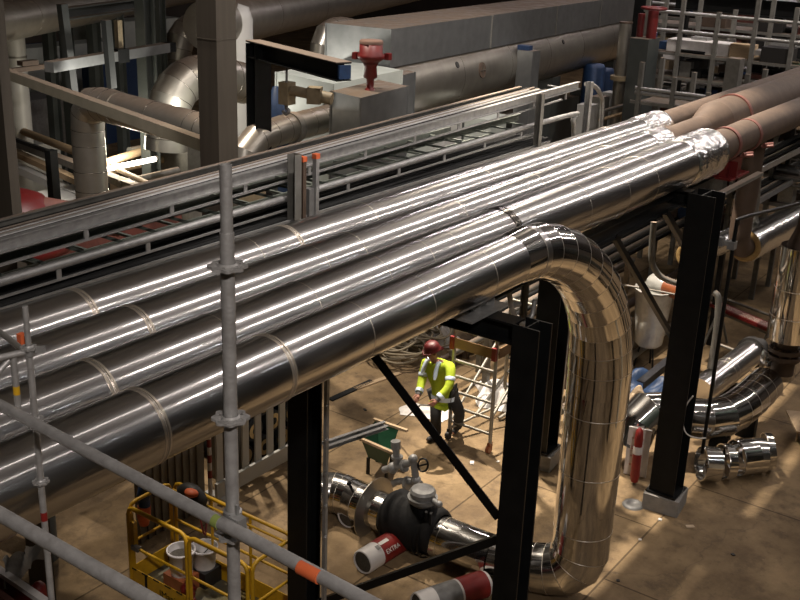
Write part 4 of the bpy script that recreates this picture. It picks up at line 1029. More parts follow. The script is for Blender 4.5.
t.part('end_flange', MB().cyl(b, b+(b-a).normalized()*.1, .29, 28).cyl(b,b+(b-a).normalized()*.4,.16,20), M['boot'])
t.part('support', MB().box((a.lerp(b,.6)).to_tuple()[:2]+(.2,),(.12,.3,.4)), M['black'])
# loose cladding shells
labs2 = ['short cladding shell nearest the column','narrow cladding ring second from the column','wide bent cladding shell in the middle of the loose row','open cladding shell leaning at the row\'s far end','narrow bright cladding ring at the row\'s far end']
for i,(px,py,L_,r,tz) in enumerate(((709,458,.26,.27,-.62),(726,456,.14,.28,-.50),(744,452,.30,.29,-.30),(759,450,.16,.28,-.72),(768,447,.11,.30,-.80))):
    c = P(px,py+6,.28); d = V((cos(tz+.0)*.45+.35, -.75, .05*i-.08)).normalized(); d = Matrix.Rotation((tz+.5)*.5,3,'Z') @ d
    mb = MB().lathe([(r-.012,-L_/2),(r,-L_/2),(r+.004,-L_/2+.01),(r-.003*i,L_/2),(r-.016,L_/2),(r-.014,-L_/2)], c, d, 48, sharp=True)
    lo = min(v.z for v in mb.v)
    for v in mb.v: v.z -= lo-.003
    single('cladding_shell', 'loose silver '+labs2[i], 'cladding shell', mb, M['clad_bend'], 'loose cladding shells on the floor')
# insulated branch with cut end and brown elbow
t = Thing('branch_pipe', 'foil wrapped pipe with cut yellow insulated end and brown elbow, right of the column', 'pipe', V((19,5.7,0)))
a, b = P(745,246,2.5), P(830,201,2.5)
dq = (b-a).normalized()
fo = MB().lathe([(.30,0),(.312,.02)]+[(.305+.01*((k*7)%3)/3,.1+.25*k) for k in range(1,24)], a, dq, 48)
t.part('foil_jacket', fo, M['foil'], label='crinkled foil jacket')
t.part('insulation', MB().lathe([(.19,.0),(.20,-.02),(.295,-.015),(.302,.03)], a, dq, 40), M['ins_yellow'], label='yellow insulation ring')
top = at(741,150,x=a.x-.25)
t.part('bare_elbow', MB().tube(resample(bez([a+dq*.2, a-dq*.12, a-dq*.30+V((0,0,.10)), a-dq*.36+V((0,0,.42)), V((a.x-.36,a.y,3.6)), V((a.x-.36,a.y,4.70))],8),18), .19, 28), M['rustpipe'], label='bare brown elbow')
t.part('post', MB().bar((a.x+3,a.y,0),(a.x+3,a.y,2.18),.15,.15), M['black'])
cf = P(686,256,2.2); 
t = Thing('branch_pipe', 'pipe with yellow insulated cut end peeping out left of the right column', 'pipe', V((cf.x,cf.y,0)))
dd_ = V((1,-.15,0)).normalized()
t.part('jacket', MB().lathe([(.22,0),(.225,.02),(.225,3.0)], cf, dd_, 32), M['foil']); t.part('insulation', MB().lathe([(.12,.02),(.13,-.01),(.21,-.01),(.222,.02)], cf, dd_, 32), M['ins_yellow'], label='yellow insulation ring')
t.part('core', MB().lathe([(0,.06),(.13,.06)], cf, dd_, 24), M['boot']); t.part('post', MB().bar((cf.x+1.5,cf.y-.2,0),(cf.x+1.5,cf.y-.2,2.0),.1,.1), M['black'])
# support bracket under pipe three's bare end
p = P(738,170,4.6)
t = Thing('pipe_bracket', 'dark red bracket with a grey arm carrying the third pipe\'s bare end', 'bracket', (16.35,5.113,4.4))
t.part('bracket', MB().box((15.95,5.1,4.55),(.7,.10,.28)).box((15.95,5.1,4.43),(.8,.34,.03)).box((15.75,5.1,4.55),(.03,.34,.26)), M['bloodred'], label='dark red bracket')
t.part('arm', MB().box((15.4,4.86,4.36),(2.6,.10,.05)), M['galv_d'])
# cable trays at the lower right, along the pipes
for nm, (pa, y, n_) , lab in (('cable_tray', ((775,163), 5.9, 5), 'cable tray under the bare brown pipe at the right edge'), ('cable_tray', ((775,192), 6.1, 4), 'lower cable tray beside the brown elbow at the right edge')):
    c = at(*pa, y=y); x0, x1 = c.x-1.0, c.x+9
    t = Thing('cable_tray', lab, 'cable tray', (c.x,y+.2,c.z), 'trays right of the column')
    for dy in (0,.5): t.part('side_rail', MB().bar((x0,y+dy,c.z),(x1,y+dy,c.z),.03,.11), M['galv'])
    t.part('bed', MB().bar((x0,y+.25,c.z-.05),(x1,y+.25,c.z-.05),.42,.012), M['steelgrey'])
    for k in range(4): t.part('cable', MB().tube([(x0,y+.08+.11*k,c.z-.02),(x1,y+.08+.11*k,c.z-.02)],.03,8), M['cable' if k % 2 else 'galv_d'])
    t.part('hanger', MB().bar((x1-.5,y+.3,0),(x1-.5,y+.3,c.z),.06,.06), M['galv_d'])
pts = [at(758,172,y=5.6), at(757,196,y=5.6), at(755,216,y=5.6), at(758,226,y=5.7), at(764,231,y=5.8)]
single('bent_conduit', 'galvanised conduit with a curved foot right of the bare brown elbow', 'conduit', MB().tube(bez(pts,6), .06, 12), M['galv_d'], 'bent conduits')
single('bent_conduit', 'galvanised conduit bending under the long beam, left of the right column', 'conduit', MB().tube(bez([at(654,222,x=15.6),at(652,244,x=15.6),at(652,262,x=15.6),at(660,276,x=15.7),at(676,283,x=15.8),at(692,287,x=15.9)],6), .05, 12), M['galv_d'], 'bent conduits')
single('bent_conduit', 'hooked galvanised conduit rising beside the right edge of the black column', 'conduit', MB().tube(bez([at(714,292,x=16.8),at(718,297,x=16.8),at(718,312,x=16.8),at(715,340,x=16.8),at(710,368,x=16.8)],6), .055, 12), M['galv_d'], 'bent conduits')
for i in range(5):
    y = 8.2+.22*i; c = at(640,248-5*i,y=y)
    single('conduit', 'dark pipe running below the long beam, %s from the riser side' % labs[i], 'conduit', MB().tube([(14.6,y,c.z),(26,y,c.z)], .065 if i % 2 else .045, 10), M['cable' if i % 2 == 0 else 'galv_d'], 'dark pipes below the long beam')
for k,x in enumerate((15.2,19.2)): single('rack_post', 'grey post carrying the dark pipes, %s the right column' % ('behind' if k else 'left of'), 'post', MB().bar((x,8.7,0),(x,8.7,3.1),.1,.1), M['galv_d'], 'posts below the long beam')
for i,(pa,pb,y) in enumerate((((606,226),(690,182),7.6),((604,240),(690,196),7.9))):
    c, e = at(*pa,y=y), at(*pb,y=y)
    t = Thing('cable_tray', 'galvanised tray seen under the long beam, %s one' % ('upper','lower')[i], 'cable tray', (c+e)/2, 'trays below the long beam')
    for dy in (0,.35): t.part('side_rail', MB().bar(V((c.x,y+dy,c.z)),V((e.x+4,y+dy,c.z)),.03,.09), M['galv'])
    t.part('bed', MB().bar(V((c.x,y+.17,c.z-.04)),V((e.x+4,y+.17,c.z-.04)),.34,.012), M['galv_d'])
# rod, clamp and cord on the right column
bx, by = 13.95, at(720,334,x=13.95).y
rod_top = at(737,224,x=bx)
single('black_pipe', 'thin black pipe dropping past the right column after a bend', 'pipe', MB().tube(bez([(bx,by,.75),(bx,by,2.0),(bx,by,rod_top.z-.15),(bx+.06,by,rod_top.z),(bx+.25,by-.01,rod_top.z+.04),at(800,203,y=by-.05),at(840,190,y=by-.1)],8), .028, 12), M['black'])
t = Thing('pipe_clamp', 'grey clamp holding the thin black pipe to the right column', 'clamp', at(726,243,x=13.9))
t.part('jaw', MB().box(at(719,241,x=13.85),(.10,.13,.12)), M['cast']); t.part('jaw', MB().box(at(732,245,x=13.95),(.12,.10,.11)), M['cast']); t.part('arm', MB().bar(at(717,241,x=13.86),at(735,245,x=13.95),.06,.06), M['cast'])
single('cord', 'thin white cord tied round the right column', 'cord', MB().tube(bez([at(693,396,x=13.40),at(687,404,x=13.40),at(684,414,x=13.40),at(683,424,x=13.40),at(687,434,x=13.40),at(697,438,x=13.42),at(706,438,x=13.5)],6), .010, 6), M['rope'])
# wrapped roll and board by the footing
c = P(634,484,.0)
t = Thing('wrapped_roll', 'red wrapped umbrella like roll with a white label leaning by the footing', 'roll', c)
tp = at(640,428,x=c.x+.05)
ax = (tp-c)
t.part('wrap', MB().tube([c+ax*f for f in (.05,.15,.5,.85,.95,1)], [.055,.07,.068,.062,.055,.02], 16), M['red'])
t.part('label_band', MB().tube([c+ax*.55, c+ax*.68], .070, 16), M['white'], label='white label band')
t.part('pole', MB().tube([c+V((0,0,.0)), c+ax*.1], .015, 8), M['rustpipe'])
c = P(626,488,0)
t = Thing('printed_board', 'white board with faint red print standing behind the red roll', 'board', c)
t.part('board', MB().box(c+V((.42,.05,.42)),(.03,.34,.80),.25), M['white'])
c = V((c.x,c.y,0))
for k in range(4): t.part('print_mark', MB().box(c+V((.40,.06,.2+.15*k)),(.012,.18,.03),.25), mat('faint_print_%d' % k, (.45,.30,.28), .7), label='faint red print')
c = P(633,505,0); single('floor_plate', 'small round metal plate on the floor in front of the red roll', 'plate', MB().lathe([(0,.02),(.08,.02),(.085,.035),(.14,.03),(.16,0)], c, (0,0,1), 24), M['cast'])
# bin, wrapped pipe, timber, blue sheet
c = P(648,345,.45); bx2, by2 = c.x, c.y; zb0 = .45; zb1 = at(646,287,x=bx2).z
t = Thing('hopper', 'translucent grey hopper bin on thin legs behind the riser', 'bin', (bx2,by2,0))
t.part('body', MB().lathe([(0,zb0),(.20,zb0),(.26,zb0+.06),(.30,zb0+.5),(.36,zb1),(.38,zb1),(.38,zb1+.02),(.34,zb1+.02),(.28,zb0+.5)], (bx2,by2,0), (0,0,1), 28), M['poly'])
for k in range(3): t.part('leg', MB().tube([(bx2+.14*cos(k*2.1),by2+.14*sin(k*2.1),zb0+.02),(bx2+.22*cos(k*2.1),by2+.22*sin(k*2.1),0)],.02,8), M['black'])
t.part('rail', MB().tube([at(618,284,x=bx2-.4),at(690,297,x=bx2-.4)],.02,8), M['galv_d'])
a, b = at(650,281,x=18.2), at(694,296,x=18.0)
t = Thing('orange_pipe', 'orange brown wrapped pipe with shiny plastic end above the hopper bin', 'pipe', (a+b)/2)
t.part('pipe', MB().tube([a.lerp(b,.3), b], .17, 20), M['sleeve']); t.part('plastic_end', MB().tube([a-(b-a)*.02,a.lerp(b,.05),a.lerp(b,.35),a.lerp(b,.4)],[.10,.17,.18,.16],20), M['poly'], label='shiny plastic wrap')
a = at(676,372,x=16.6); single('timber_post', 'upright yellow timber just left of the right column', 'timber', MB().bar((a.x,a.y,0),(a.x,a.y,at(679,285,x=16.6).z),.09,.09), M['wood'])
c = P(651,388,.05); single('sheet', 'blue sheet heaped on the floor behind the low black brace', 'sheet', crumple((c.x,c.y,0),1.0,1.3,.42,9), M['blue'], 'sheets on the floor')
c = P(640,402,.05); single('sheet', 'pale scrap sheet beside the blue sheet, next to the riser', 'sheet', crumple((c.x,c.y,0),.5,.6,.3,5), M['card'], 'sheets on the floor')
# red trestle
a, b = P(713,303,.85), P(778,331,.85)
t = Thing('trestle', 'red topped trestle with white speckles standing right of the black column', 'trestle', V(((a.x+b.x)/2,(a.y+b.y)/2,0)))
t.part('top', MB().bar(a,b,.30,.06), M['bloodred']); 
t.part('worn_top', MB().bar(a+V((0,0,.032)),b+V((0,0,.032)),.20,.006), mat('speckled_red', (.16,.012,.010), .6, 0, (.40,.33,.28), 34, .35))
t.part('frame_rail', MB().bar(a+V((0,0,-.12)),b+V((0,0,-.12)),.06,.05), M['galv_d'])
for f in (.12,.88):
    for s_ in (-1,1):
        p = a.lerp(b,f); nn_ = V(((b-a).y,-(b-a).x,0)).normalized()
        t.part('leg', MB().tube([p+V((0,0,-.03)), V((p.x,p.y,0))+nn_*.35*s_], .025, 10), M['galv_d'])
t.part('cross_rail', MB().tube([P(716,318,.4),P(745,312,.5)], .02, 8), M['galv_d'])
c = P(787,421,.32); single('board', 'corner of a plywood board on low legs at the right edge', 'board', MB().box(c+V((.25,-.45,0)),(.8,.9,.03),.5).box(c+V((-.0,-.2,-.16)),(.03,.03,.3)).box(c+V((.3,-.6,-.16)),(.03,.03,.3)), M['wood'], 'loose boards and tubes on the floor')
for i,(px,py,lab) in enumerate(((745,306,'grey tube rail crossing behind the red trestle'),(740,352,'grey tube rail in front of the shiny short pipe'))):
    a, b = at(px-22,py-8,z=.9-.3*i), at(px+32,py+12,z=.9-.3*i)
    single('rail', lab, 'rail', MB().tube([a,b],.03,8).tube([a,V((a.x,a.y,0))],.025,8).tube([b,V((b.x,b.y,0))],.025,8), M['galv_d'], 'grey tube rails')
# scraps on the floor
scr = [(700,478,.10,.05,'white','white scrap near the loose cladding'),(713,474,.12,.03,'clad','silver strip scrap near the loose cladding'),(751,474,.08,.03,'white','white chip below the wide bent shell'),(660,520,.05,.05,'white','white fleck in front of the footing'),(690,527,.12,.07,'card','tan scrap in the shadow before the footing'),(733,555,.05,.04,'boot','dark fleck on the open floor'),(618,581,.04,.04,'boot','black fleck beside the riser foot'),(472,463,.10,.06,'white','white scrap beside the tower castor'),(498,462,.05,.04,'white','tiny white chip right of the tower castor'),(365,410,.08,.04,'boot','dark scrap near the thin strip on the floor'),(413,568,.08,.06,'bloodred','dark red scrap beside the black valve'),(404,575,.10,.08,'card','brown scrap beside the dark red one'),(640,540,.04,.03,'white','pale fleck on the lit floor near the riser')]
for px,py,sx,sy,mm,lab in scr:
    c = P(px,py,0); single('scrap', lab, 'scrap', MB().box(c+V((0,0,.008)),(sx,sy,.014),px*.7), M[mm], 'scraps on the floor')

rn = random.Random(5)
for i in range(8):
    y = 7.0+.55*i; z_ = .25+.22*((i*3) % 5); x0 = 14.8+.4*((i*5) % 4)
    single('stored_tube', 'long tube stored low behind the riser and right column, %s row from the pipes' % labs[i], 'tube', MB().tube([(x0,y,z_),(x0+6+rn.random()*3,y+.3*rn.uniform(-1,1),z_)],.05+.03*rn.random(),10).box((x0+1,y,z_/2-.03),(.1,.1,z_)).box((x0+5,y,z_/2-.03),(.1,.1,z_)), M[('galv_d','rustpipe','galv','wood')[i % 4]], 'tubes stored behind the riser')
for i,(px,py,z_,sx,sy,mm,lab) in enumerate(((420,134,3.5,1.2,.8,'paleg','pale box glimpsed through the cable ladders, middle'),(455,125,3.5,.9,.7,'ltgrey','pale box glimpsed through the cable ladders, toward their end'),(500,118,3.4,1.0,.7,'paleg','pale box glimpsed just before the tray end'),(255,190,3.6,.8,.6,'beige','buff box glimpsed through the ladders near the capped posts'),(90,240,3.6,1.2,.8,'redox','red brown box glimpsed low through the ladders at left'),(30,262,3.6,1.0,.8,'bloodred','dark red box glimpsed through the ladders at far left'),(160,215,3.6,.9,.8,'redox','red brown box glimpsed through the ladders, left of the tall scaffold upright'))):
    c = at(px,py,z=z_); t = Thing('equipment_box', lab, 'box', (c.x,c.y+.4,0), 'boxes glimpsed through the cable ladders')
    t.part('casing', MB().box((c.x,c.y+.4,z_-.4),(sx,sy,.8),.15), M[mm]); t.part('stand', MB().box((c.x,c.y+.4,(z_-.8)/2),(.3,.3,z_-.8),.15), M['black'])

# ------------------------------------------------------------------ building columns
def bldcol(name, label, c, e, l):
    a, b = e.x-c.x, l.y-c.y
    return single(name, label, 'column', MB().box((c.x+a/2,c.y+b/2,7.6),(a,b,15.2)).box((c.x+a/2,c.y+b/2,at(219,24*1.7,x=c.x).z),(a+.012,b+.012,.012)), mat('column_cladding', (.088,.076,.060), .55, .25, (.066,.057,.045), 3, .8, stretch=(4,4,.3)))
c = at(219,150,y=9.9); bldcol('building_column', 'tall brown grey clad building column behind the cable trays', c, at(238,150,y=9.9), at(200,150,x=c.x))
c = at(4,120,y=9.2); bldcol('building_column', 'brown building column at the top left edge', c, at(14,120,y=9.2), at(-16,120,x=c.x))
c = at(14,206,z=4.7)
t = Thing('valve', 'dark red valve body beside the left building column', 'valve', V((c.x,c.y,0)))
t.part('body', MB().lathe([(.45,-.55),(.62,-.5),(.62,-.38),(.50,-.34),(.46,-.1),(.34,.10),(.18,.17),(0,.18)], c, (0,0,1), 32), M['redox'] if False else M['bloodred'])
t.part('neck', MB().tube([c+V((.2,-.2,-.05)), c+V((.9,-.75,-.25))], .16, 18), M['redox'])
t.part('stem', MB().cyl((c.x,c.y,0), c+V((0,0,-.5)), .16, 20), M['steelgrey'], label='grey stand')

# ------------------------------------------------------------------ big ducts at the upper left
def bgpipe(name, label, parts, cat='pipe', group='large background pipes', m_='clad_dull'):
    t = Thing(name, label, cat, parts[0][1][0]); 
    if group: t.o['group'] = group
    for nm, pts, r in parts: t.part(nm, clad_run(pts, r if hasattr(r,'__len__') else [r]*len(pts), 40), M[m_])
    return t
a, b = at(-40,29,z=5.5), at(215,-16,z=5.5)
R_ = 18.0/FPX*(at(60,12,z=5.5)-CAM).dot(FWD)
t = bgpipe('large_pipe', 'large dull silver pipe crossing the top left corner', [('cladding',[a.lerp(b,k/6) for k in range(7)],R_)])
t.part('hanger', MB().bar(a.lerp(b,.3)-V((0,0,0)), a.lerp(b,.3)*1+V((0,0,9.5)), .06,.06), M['steelgrey'])
a = at(205,26,z=5.2); b = at(430,-17,z=5.2)
R_ = 21.0/FPX*(at(280,12,z=5.2)-CAM).dot(FWD)
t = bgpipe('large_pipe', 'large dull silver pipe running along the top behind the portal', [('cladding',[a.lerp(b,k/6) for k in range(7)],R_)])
t.part('hanger', MB().bar(a.lerp(b,.4), a.lerp(b,.4)+V((0,0,9.8)), .06,.06), M['steelgrey'])
# two stacked elbows beside the building column
for pts, r, lab in (([(240,28),(212,22),(193,26),(181,38),(177,58),(177,80)], .40, 'upper segmented elbow left of the tall building column'), ([(245,84),(222,78),(200,76),(184,82),(173,96),(168,116),(166,150)], .46, 'lower segmented elbow left of the tall building column')):
    z0 = 4.4; p0 = at(*pts[3], z=z0); yy = p0.y
    P_ = [at(px,py,y=yy) for px,py in pts]
    t = Thing('pipe_elbow', 'dull silver '+lab, 'pipe', V((P_[3].x,yy,P_[-1].z)), 'large background pipes')
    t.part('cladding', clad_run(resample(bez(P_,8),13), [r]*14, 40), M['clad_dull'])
# vertical pale tank pipe
c = at(18,80,z=3.6); r = 10/FPX*(c-CAM).dot(FWD)
t = Thing('tank', 'pale vertical cylinder standing by the left building column', 'tank', (c.x,c.y,0))
t.part('shell', MB().lathe([(r,0),(r,6.2),(r*.9,6.5),(0,6.6)], (c.x,c.y,0), (0,0,1), 28), M['ltgrey'])
t.part('band', bead(MB(), (c.x,c.y,4.2), (0,0,1), r, .05, .012, 28), M['galv_d'])
# vertical pipe that turns into the long diagonal pipe
zd = 4.35
v0 = at(86,100,z=zd); v1 = at(206,132,z=zd)
R_ = 16.5/FPX*(v0-CAM).dot(FWD); d = (v1-v0).normalized()
pv = bez([V((v0.x,v0.y,zd-1.2)), V((v0.x,v0.y,zd-.55)), v0+d*.12+V((0,0,-.12)), v0+d*.6, v0+d*1.2], 8)
t = bgpipe('large_pipe', 'silver banded pipe rising at the left and turning into a long brown diagonal', [('riser_cladding',[V((v0.x,v0.y,z)) for z in (0,1.0,1.7,2.1,2.55,2.95,3.2)],R_), ('bend_cladding',resample(pv,7),R_), ('cladding',[v0+d*1.15, v0+d*2.4, v0+d*3.6, v1, v1+d*.25],R_*.95)])
# its continuation right of the building column
zz = 4.3
p1_, p2_ = at(272,133,z=zz), at(352,112,z=zz); dn = (p2_-p1_).normalized(); S_ = p1_-dn*.95
P_ = [S_-V((0,0,2.2)), S_-V((0,0,.75)), S_+dn*.22-V((0,0,.14)), p1_, p1_.lerp(p2_,.45), p2_]
R2 = 14.5/FPX*(P_[3]-CAM).dot(FWD)
t = bgpipe('insulated_duct', 'brown dusty segmented duct curving below the chain hoist', [('cladding',resample(bez(P_,8),14),R2)])
for f in (3,4): t.part('band', bead(MB(), P_[f]+(P_[f+1]-P_[f])*.5, P_[f+1]-P_[f], R2, .16, .03, 32), M['galv_d'], label='clamp band')
t.part('stand', MB().bar((P_[3].x,P_[3].y,0), (P_[3].x,P_[3].y,zz-R2), .14,.14), M['steelgrey'])
a, b = at(6,73,z=4.9), at(206,145,z=4.9)
single('square_tube', 'long pale edged square tube sloping across in front of the diagonal pipe', 'beam', MB().bar(a, b, .16, .17), mat('pale_beam', (.20,.185,.14), .5, .3, (.15,.14,.105), 4, .8, dust=((.15,.115,.085), .5, .9)))

# dark green grey upright struts
for i,(px,top,bot,w_,lab) in enumerate(((53,20,140,.26,'leftmost dark strut upright of the group at upper left'),(70,0,120,.28,'second dark strut upright from the left at upper left'),(97,0,120,.27,'third dark strut upright from the left, above the silver pipe bend'),(121,20,140,.25,'fourth dark strut upright, just right of the bend'),(148,5,170,.32,'thickest dark strut upright, nearest the elbows'),(163,0,60,.22,'dark strut upright directly above the elbows'))):
    c = at(px,90,z=3.2 if i != 4 else 3.9)
    single('strut', lab, 'strut', MB().hbeam((c.x,c.y,0),(c.x,c.y,8.5), w_, w_, up=(1,0,0)), M['steelgrey'], 'dark strut uprights')
for pa,pb,z,w_,lab in (((62,4),(76,118),4.3,.16,'thin slanting brace among the dark struts, left one'),((106,20),(112,88),4.6,.14,'thin slanting brace among the dark struts, right one')):
    a = at(*pa,y=at(80,90,z=z).y); b = at(*pb,y=at(80,90,z=z).y)
    single('brace', lab, 'brace', MB().bar(a,b,w_,w_), M['steelgrey'], 'slanting background braces')
a, b = at(64,14,z=5.7), at(152,2,z=5.7)
single('channel_beam', 'short dark channel beam high at the upper left', 'beam', MB().channel(a,b,.22,.26,t=.03), M['steelgrey'])
a, b = at(49,67,z=5.0), at(168,47,z=5.0)
t = Thing('box_beam', 'level dull silver box beam crossing the dark struts', 'beam', (a+b)/2)
t.part('beam', MB().bar(a,b,.22,.20), M['sheet'])
m_ = a.lerp(b,.55); t.part('bracket', MB().box(m_,(.3,.3,.28)), M['black']); t.part('bracket', MB().box(b,(.25,.25,.2)), M['black'])
t.part('hanger', MB().bar(m_+V((.1,.1,0)), m_+V((.1,.1,.7)),.12,.12), M['beige'])
a, b = at(10,71,z=4.6), at(46,66,z=4.6)
single('pipe_bracket', 'small dark bracket at the left end of the box beam', 'bracket', MB().bar(a,b,.12,.10).box(a.lerp(b,.5)+V((0,0,.12)),(.4,.2,.1)), M['rustpipe'])
# clutter of lit beams and tubes on the back floor at the left
gl = ['pale','dull','grey','tan']
bm = (((12,127),(118,168),2.3,.10,'wood','tan beam sloping from the left column toward the lamp tube'),((14,142),(186,206),2.2,.16,'galv_d','dull pipe sloping past the dark short post'),((14,152),(150,214),2.0,.14,'wood','tan beam under the dull sloping pipe'),((14,166),(120,214),1.7,.18,'ltgrey','pale slab edge at the lower left'),
    ((96,166),(146,150),2.4,.10,'wood','tan tube rising behind the lamp tube'),((104,172),(205,150),2.0,.10,'wood','tan tube rising below the lamp tube'),((118,184),(178,170),2.2,.08,'galv_d','short grey tube in front of the lamp tube'),((92,158),(176,196),2.3,.06,'wood','thin tan tube sloping to the right of the silver riser'),((130,152),(196,138),2.4,.12,'galv_d','grey tube against the box at the elbows'))
for pa,pb,z,w_,mm,lab in bm:
    a, b = at(*pa,z=z), at(*pb,z=z)
    single('beam', lab, 'beam', MB().tube([a,b],w_,10) if w_ < .13 else MB().bar(a,b,w_*1.4,w_), M[mm], 'clutter behind the trays at the left')
for px,py,sx,sy,sz,z,mm,lab in ((38,118,1.6,1.2,1.3,2.0,'cast','grey block behind the left struts'),(186,156,1.4,1.6,1.0,2.0,'galv_d','grey box below the lower elbow'),(28,150,1.2,1.2,.5,1.6,'ltgrey','pale lump by the left column'),(60,200,1.6,1.0,.3,1.6,'ltgrey','pale slab at the foot of the short dark post'),(36,70,3.0,1.0,1.8,2.1,'blue','blue tank behind the left struts'),(130,78,3.4,1.0,1.8,2.1,'blue','blue tank behind the middle struts'),(128,44,5,1.2,2.0,2.4,'paleg','pale panel behind the upper struts'),(60,66,5,1,1.6,2.3,'paleg','pale panel behind the left struts')):
    c = at(px,py,z=z); single('equipment_box', lab, 'box', MB().box((c.x,c.y,z/2+sz/4),(sx,sy,z+sz/2)), M[mm], 'equipment boxes behind the trays')
a, b = at(97,171,z=2.35), at(155,159,z=2.35)
t = Thing('work_lamp', 'glowing white lamp tube lying across the beams at the left', 'lamp', (a+b)/2)
t.part('tube', MB().tube([a,b],.06,12), M['tube_lamp']); t.part('end_cap', MB().tube([a-(b-a)*.03,a],.07,12), M['galv_d']); t.part('end_cap', MB().tube([b,b+(b-a)*.03],.07,12), M['galv_d'])
l = bpy.data.lights.new('work_lamp_light','POINT'); l.energy = 330; l.color = (1,.9,.72); l.shadow_soft_size = .25
o = bpy.data.objects.new('work_lamp_light',l); o.location = (a+b)/2+V((-.1,-.1,.45)); COL.objects.link(o)
c = at(170,100,y=at(184,82,z=4.4).y-1.2)
l = bpy.data.lights.new('hall_lamp','POINT'); l.energy = 260; l.color = (1,.95,.85); l.shadow_soft_size = .2
o = bpy.data.objects.new('hall_lamp',l); o.location = at(190,112,z=4.0); COL.objects.link(o)
c = at(51,152,z=3.2); single('short_post', 'dark short post rising behind the top tray at the left', 'post', MB().bar((c.x,c.y,0),(c.x,c.y,at(51,150,x=c.x).z),.18,.18), M['black'])
a = at(14,139,z=3.0); b = at(50,152,z=3.0); single('rail', 'dark rail leading from the left column to the dark short post', 'rail', MB().bar(a,b,.07,.08), M['black'])

# ------------------------------------------------------------------ black portal with hoist
Pp = at(259,125,z=4.5); zt = at(259,50,x=Pp.x).z
e = at(344,72,z=zt)
d = V((e.x-Pp.x,e.y-Pp.y,0)).normalized()
t = Thing('hoist_portal', 'black steel portal with a beam holding the beige chain hoist', 'steel portal', (Pp.x,Pp.y,0))
t.part('post', MB().hbeam((Pp.x,Pp.y,0),(Pp.x,Pp.y,zt+.1),.30,.34,up=tuple(d)), M['black'])
t.part('beam', MB().hbeam(V((Pp.x,Pp.y,zt))-d*.2, V((e.x,e.y,zt)), .26, .27), M['black'])
t.part('beam_top', MB().bar(V((Pp.x,Pp.y,zt+.14))-d*.2, V((e.x,e.y,zt+.14)), .27, .012), mat('dusty_flange', (.15,.115,.09), .9))
t.part('end_plate', MB().box(V((e.x,e.y,zt))+d*.01,(.05,.20,.20),atan2(d.y,d.x)), M['blue'], label='blue end plate')
h0 = V((Pp.x,Pp.y,zt))+d*(.36*(V((e.x,e.y,zt))-V((Pp.x,Pp.y,zt))).length)-V((0,0,.14)); hx = h0.x
t = Thing('chain_hoist', 'beige chain hoist hanging from the black portal beam', 'hoist', at(287,108,x=hx))
t.part('chain', MB().tube([h0, at(286.5,84,x=hx)],.02,8), M['cast'])
t.part('body', MB().box(at(287,93,x=hx),(.20,.20,.36)), M['beige'])
a, b = at(291,90,x=hx-.02), at(332,99,x=hx+.25)
t.part('motor', MB().tube([a,a.lerp(b,.5)],.085,16).box(a.lerp(b,.58),(.24,.22,.26),.5).tube([a.lerp(b,.7),b],.10,16), M['beige'])
t.part('hook', MB().tube(bez([at(286.5,102,x=hx),at(286.5,108,x=hx),at(289,111,x=hx),at(286,114,x=hx),at(283,111,x=hx)],5),.03,8), M['cast'])
def pbox(name, label, cat, c, xe, ye, zb, m_, group=None):
    c, xe, ye = V(c), V(xe), V(ye); o4 = xe+ye-c
    top = [c, xe, o4, ye]; mb = MB()
    mb.add(top+[V((p.x,p.y,zb)) for p in top], [(0,1,2,3),(7,6,5,4),(4,5,1,0),(5,6,2,1),(6,7,3,2),(7,4,0,3)])
    for i in range(4):                                   # standing seams at the corners
        p = top[i]; mb.bar((p.x,p.y,zb),(p.x,p.y,p.z+.004),.035,.035)
    return single(name, label, cat, mb, m_, group)
B = lambda px,py,z: at(px,py,z=z)
z = 4.95; pbox('metal_cover', 'grey sheet metal cover box below the red actuator', 'box', B(361,98,z), B(408,86,z), B(331,91,z), 0, M['sheet'])
z = 4.75; pbox('metal_cover', 'smaller grey sheet box tucked behind the cover box', 'box', B(392,78,z), B(415,72,z), B(380,75,z), 0, M['sheet'])
z = 4.9; pbox('cabinet', 'pale green grey cabinet behind the chain hoist', 'cabinet', B(334,84,z), B(402,70,z), B(276,72,z), 0, M['paleg'])
c = B(238,70,4.0); single('tank', 'bright pale cylinder just right of the tall building column', 'tank', MB().lathe([(.40,0),(.40,5.3),(.3,5.6),(0,5.7)],(c.x,c.y,0),(0,0,1),28), M['ltgrey'])
c = B(276,128,4.2); single('funnel_cover', 'blue cone shaped cover below the chain hoist', 'cover', MB().lathe([(.34,-4.2),(.34,-.05),(.22,.3),(.06,.75),(0,.78)],c,(0,0,1),24), M['blue'])
# red actuator
ax_ = B(370,90,4.95)
t = Thing('actuator', 'red actuator with dusty round cap on the grey cover box', 'actuator', ax_)
s = 1/FPX*(ax_-CAM).dot(FWD)
t.part('stem', MB().lathe([(5*s,-.1),(5*s,.02),(3.5*s,.04),(4*s,.2),(7*s,.23),(6*s,.42),(8*s,.48)], ax_, (0,0,1), 20), M['bloodred'])
t.part('housing', MB().lathe([(7*s,.48),(11*s,.54),(13.5*s,.57),(13.5*s,.64),(11.5*s,.67),(11.5*s,.86),(0,.86)], ax_, (0,0,1), 28), M['bloodred'])
t.part('cap', MB().lathe([(11.8*s,.83),(11.8*s,.87),(11*s,.895),(0,.90)], ax_, (0,0,1), 28), mat('dusty_red', (.12,.075,.055), .85, 0, (.13,.07,.05), 12, .7), label='dusty cap')
for o_ in (V((.25,-.2,.60)), V((-.1,.27,.60))): t.part('lug', MB().box(ax_+o_,(.10,.10,.12)), M['bloodred'])
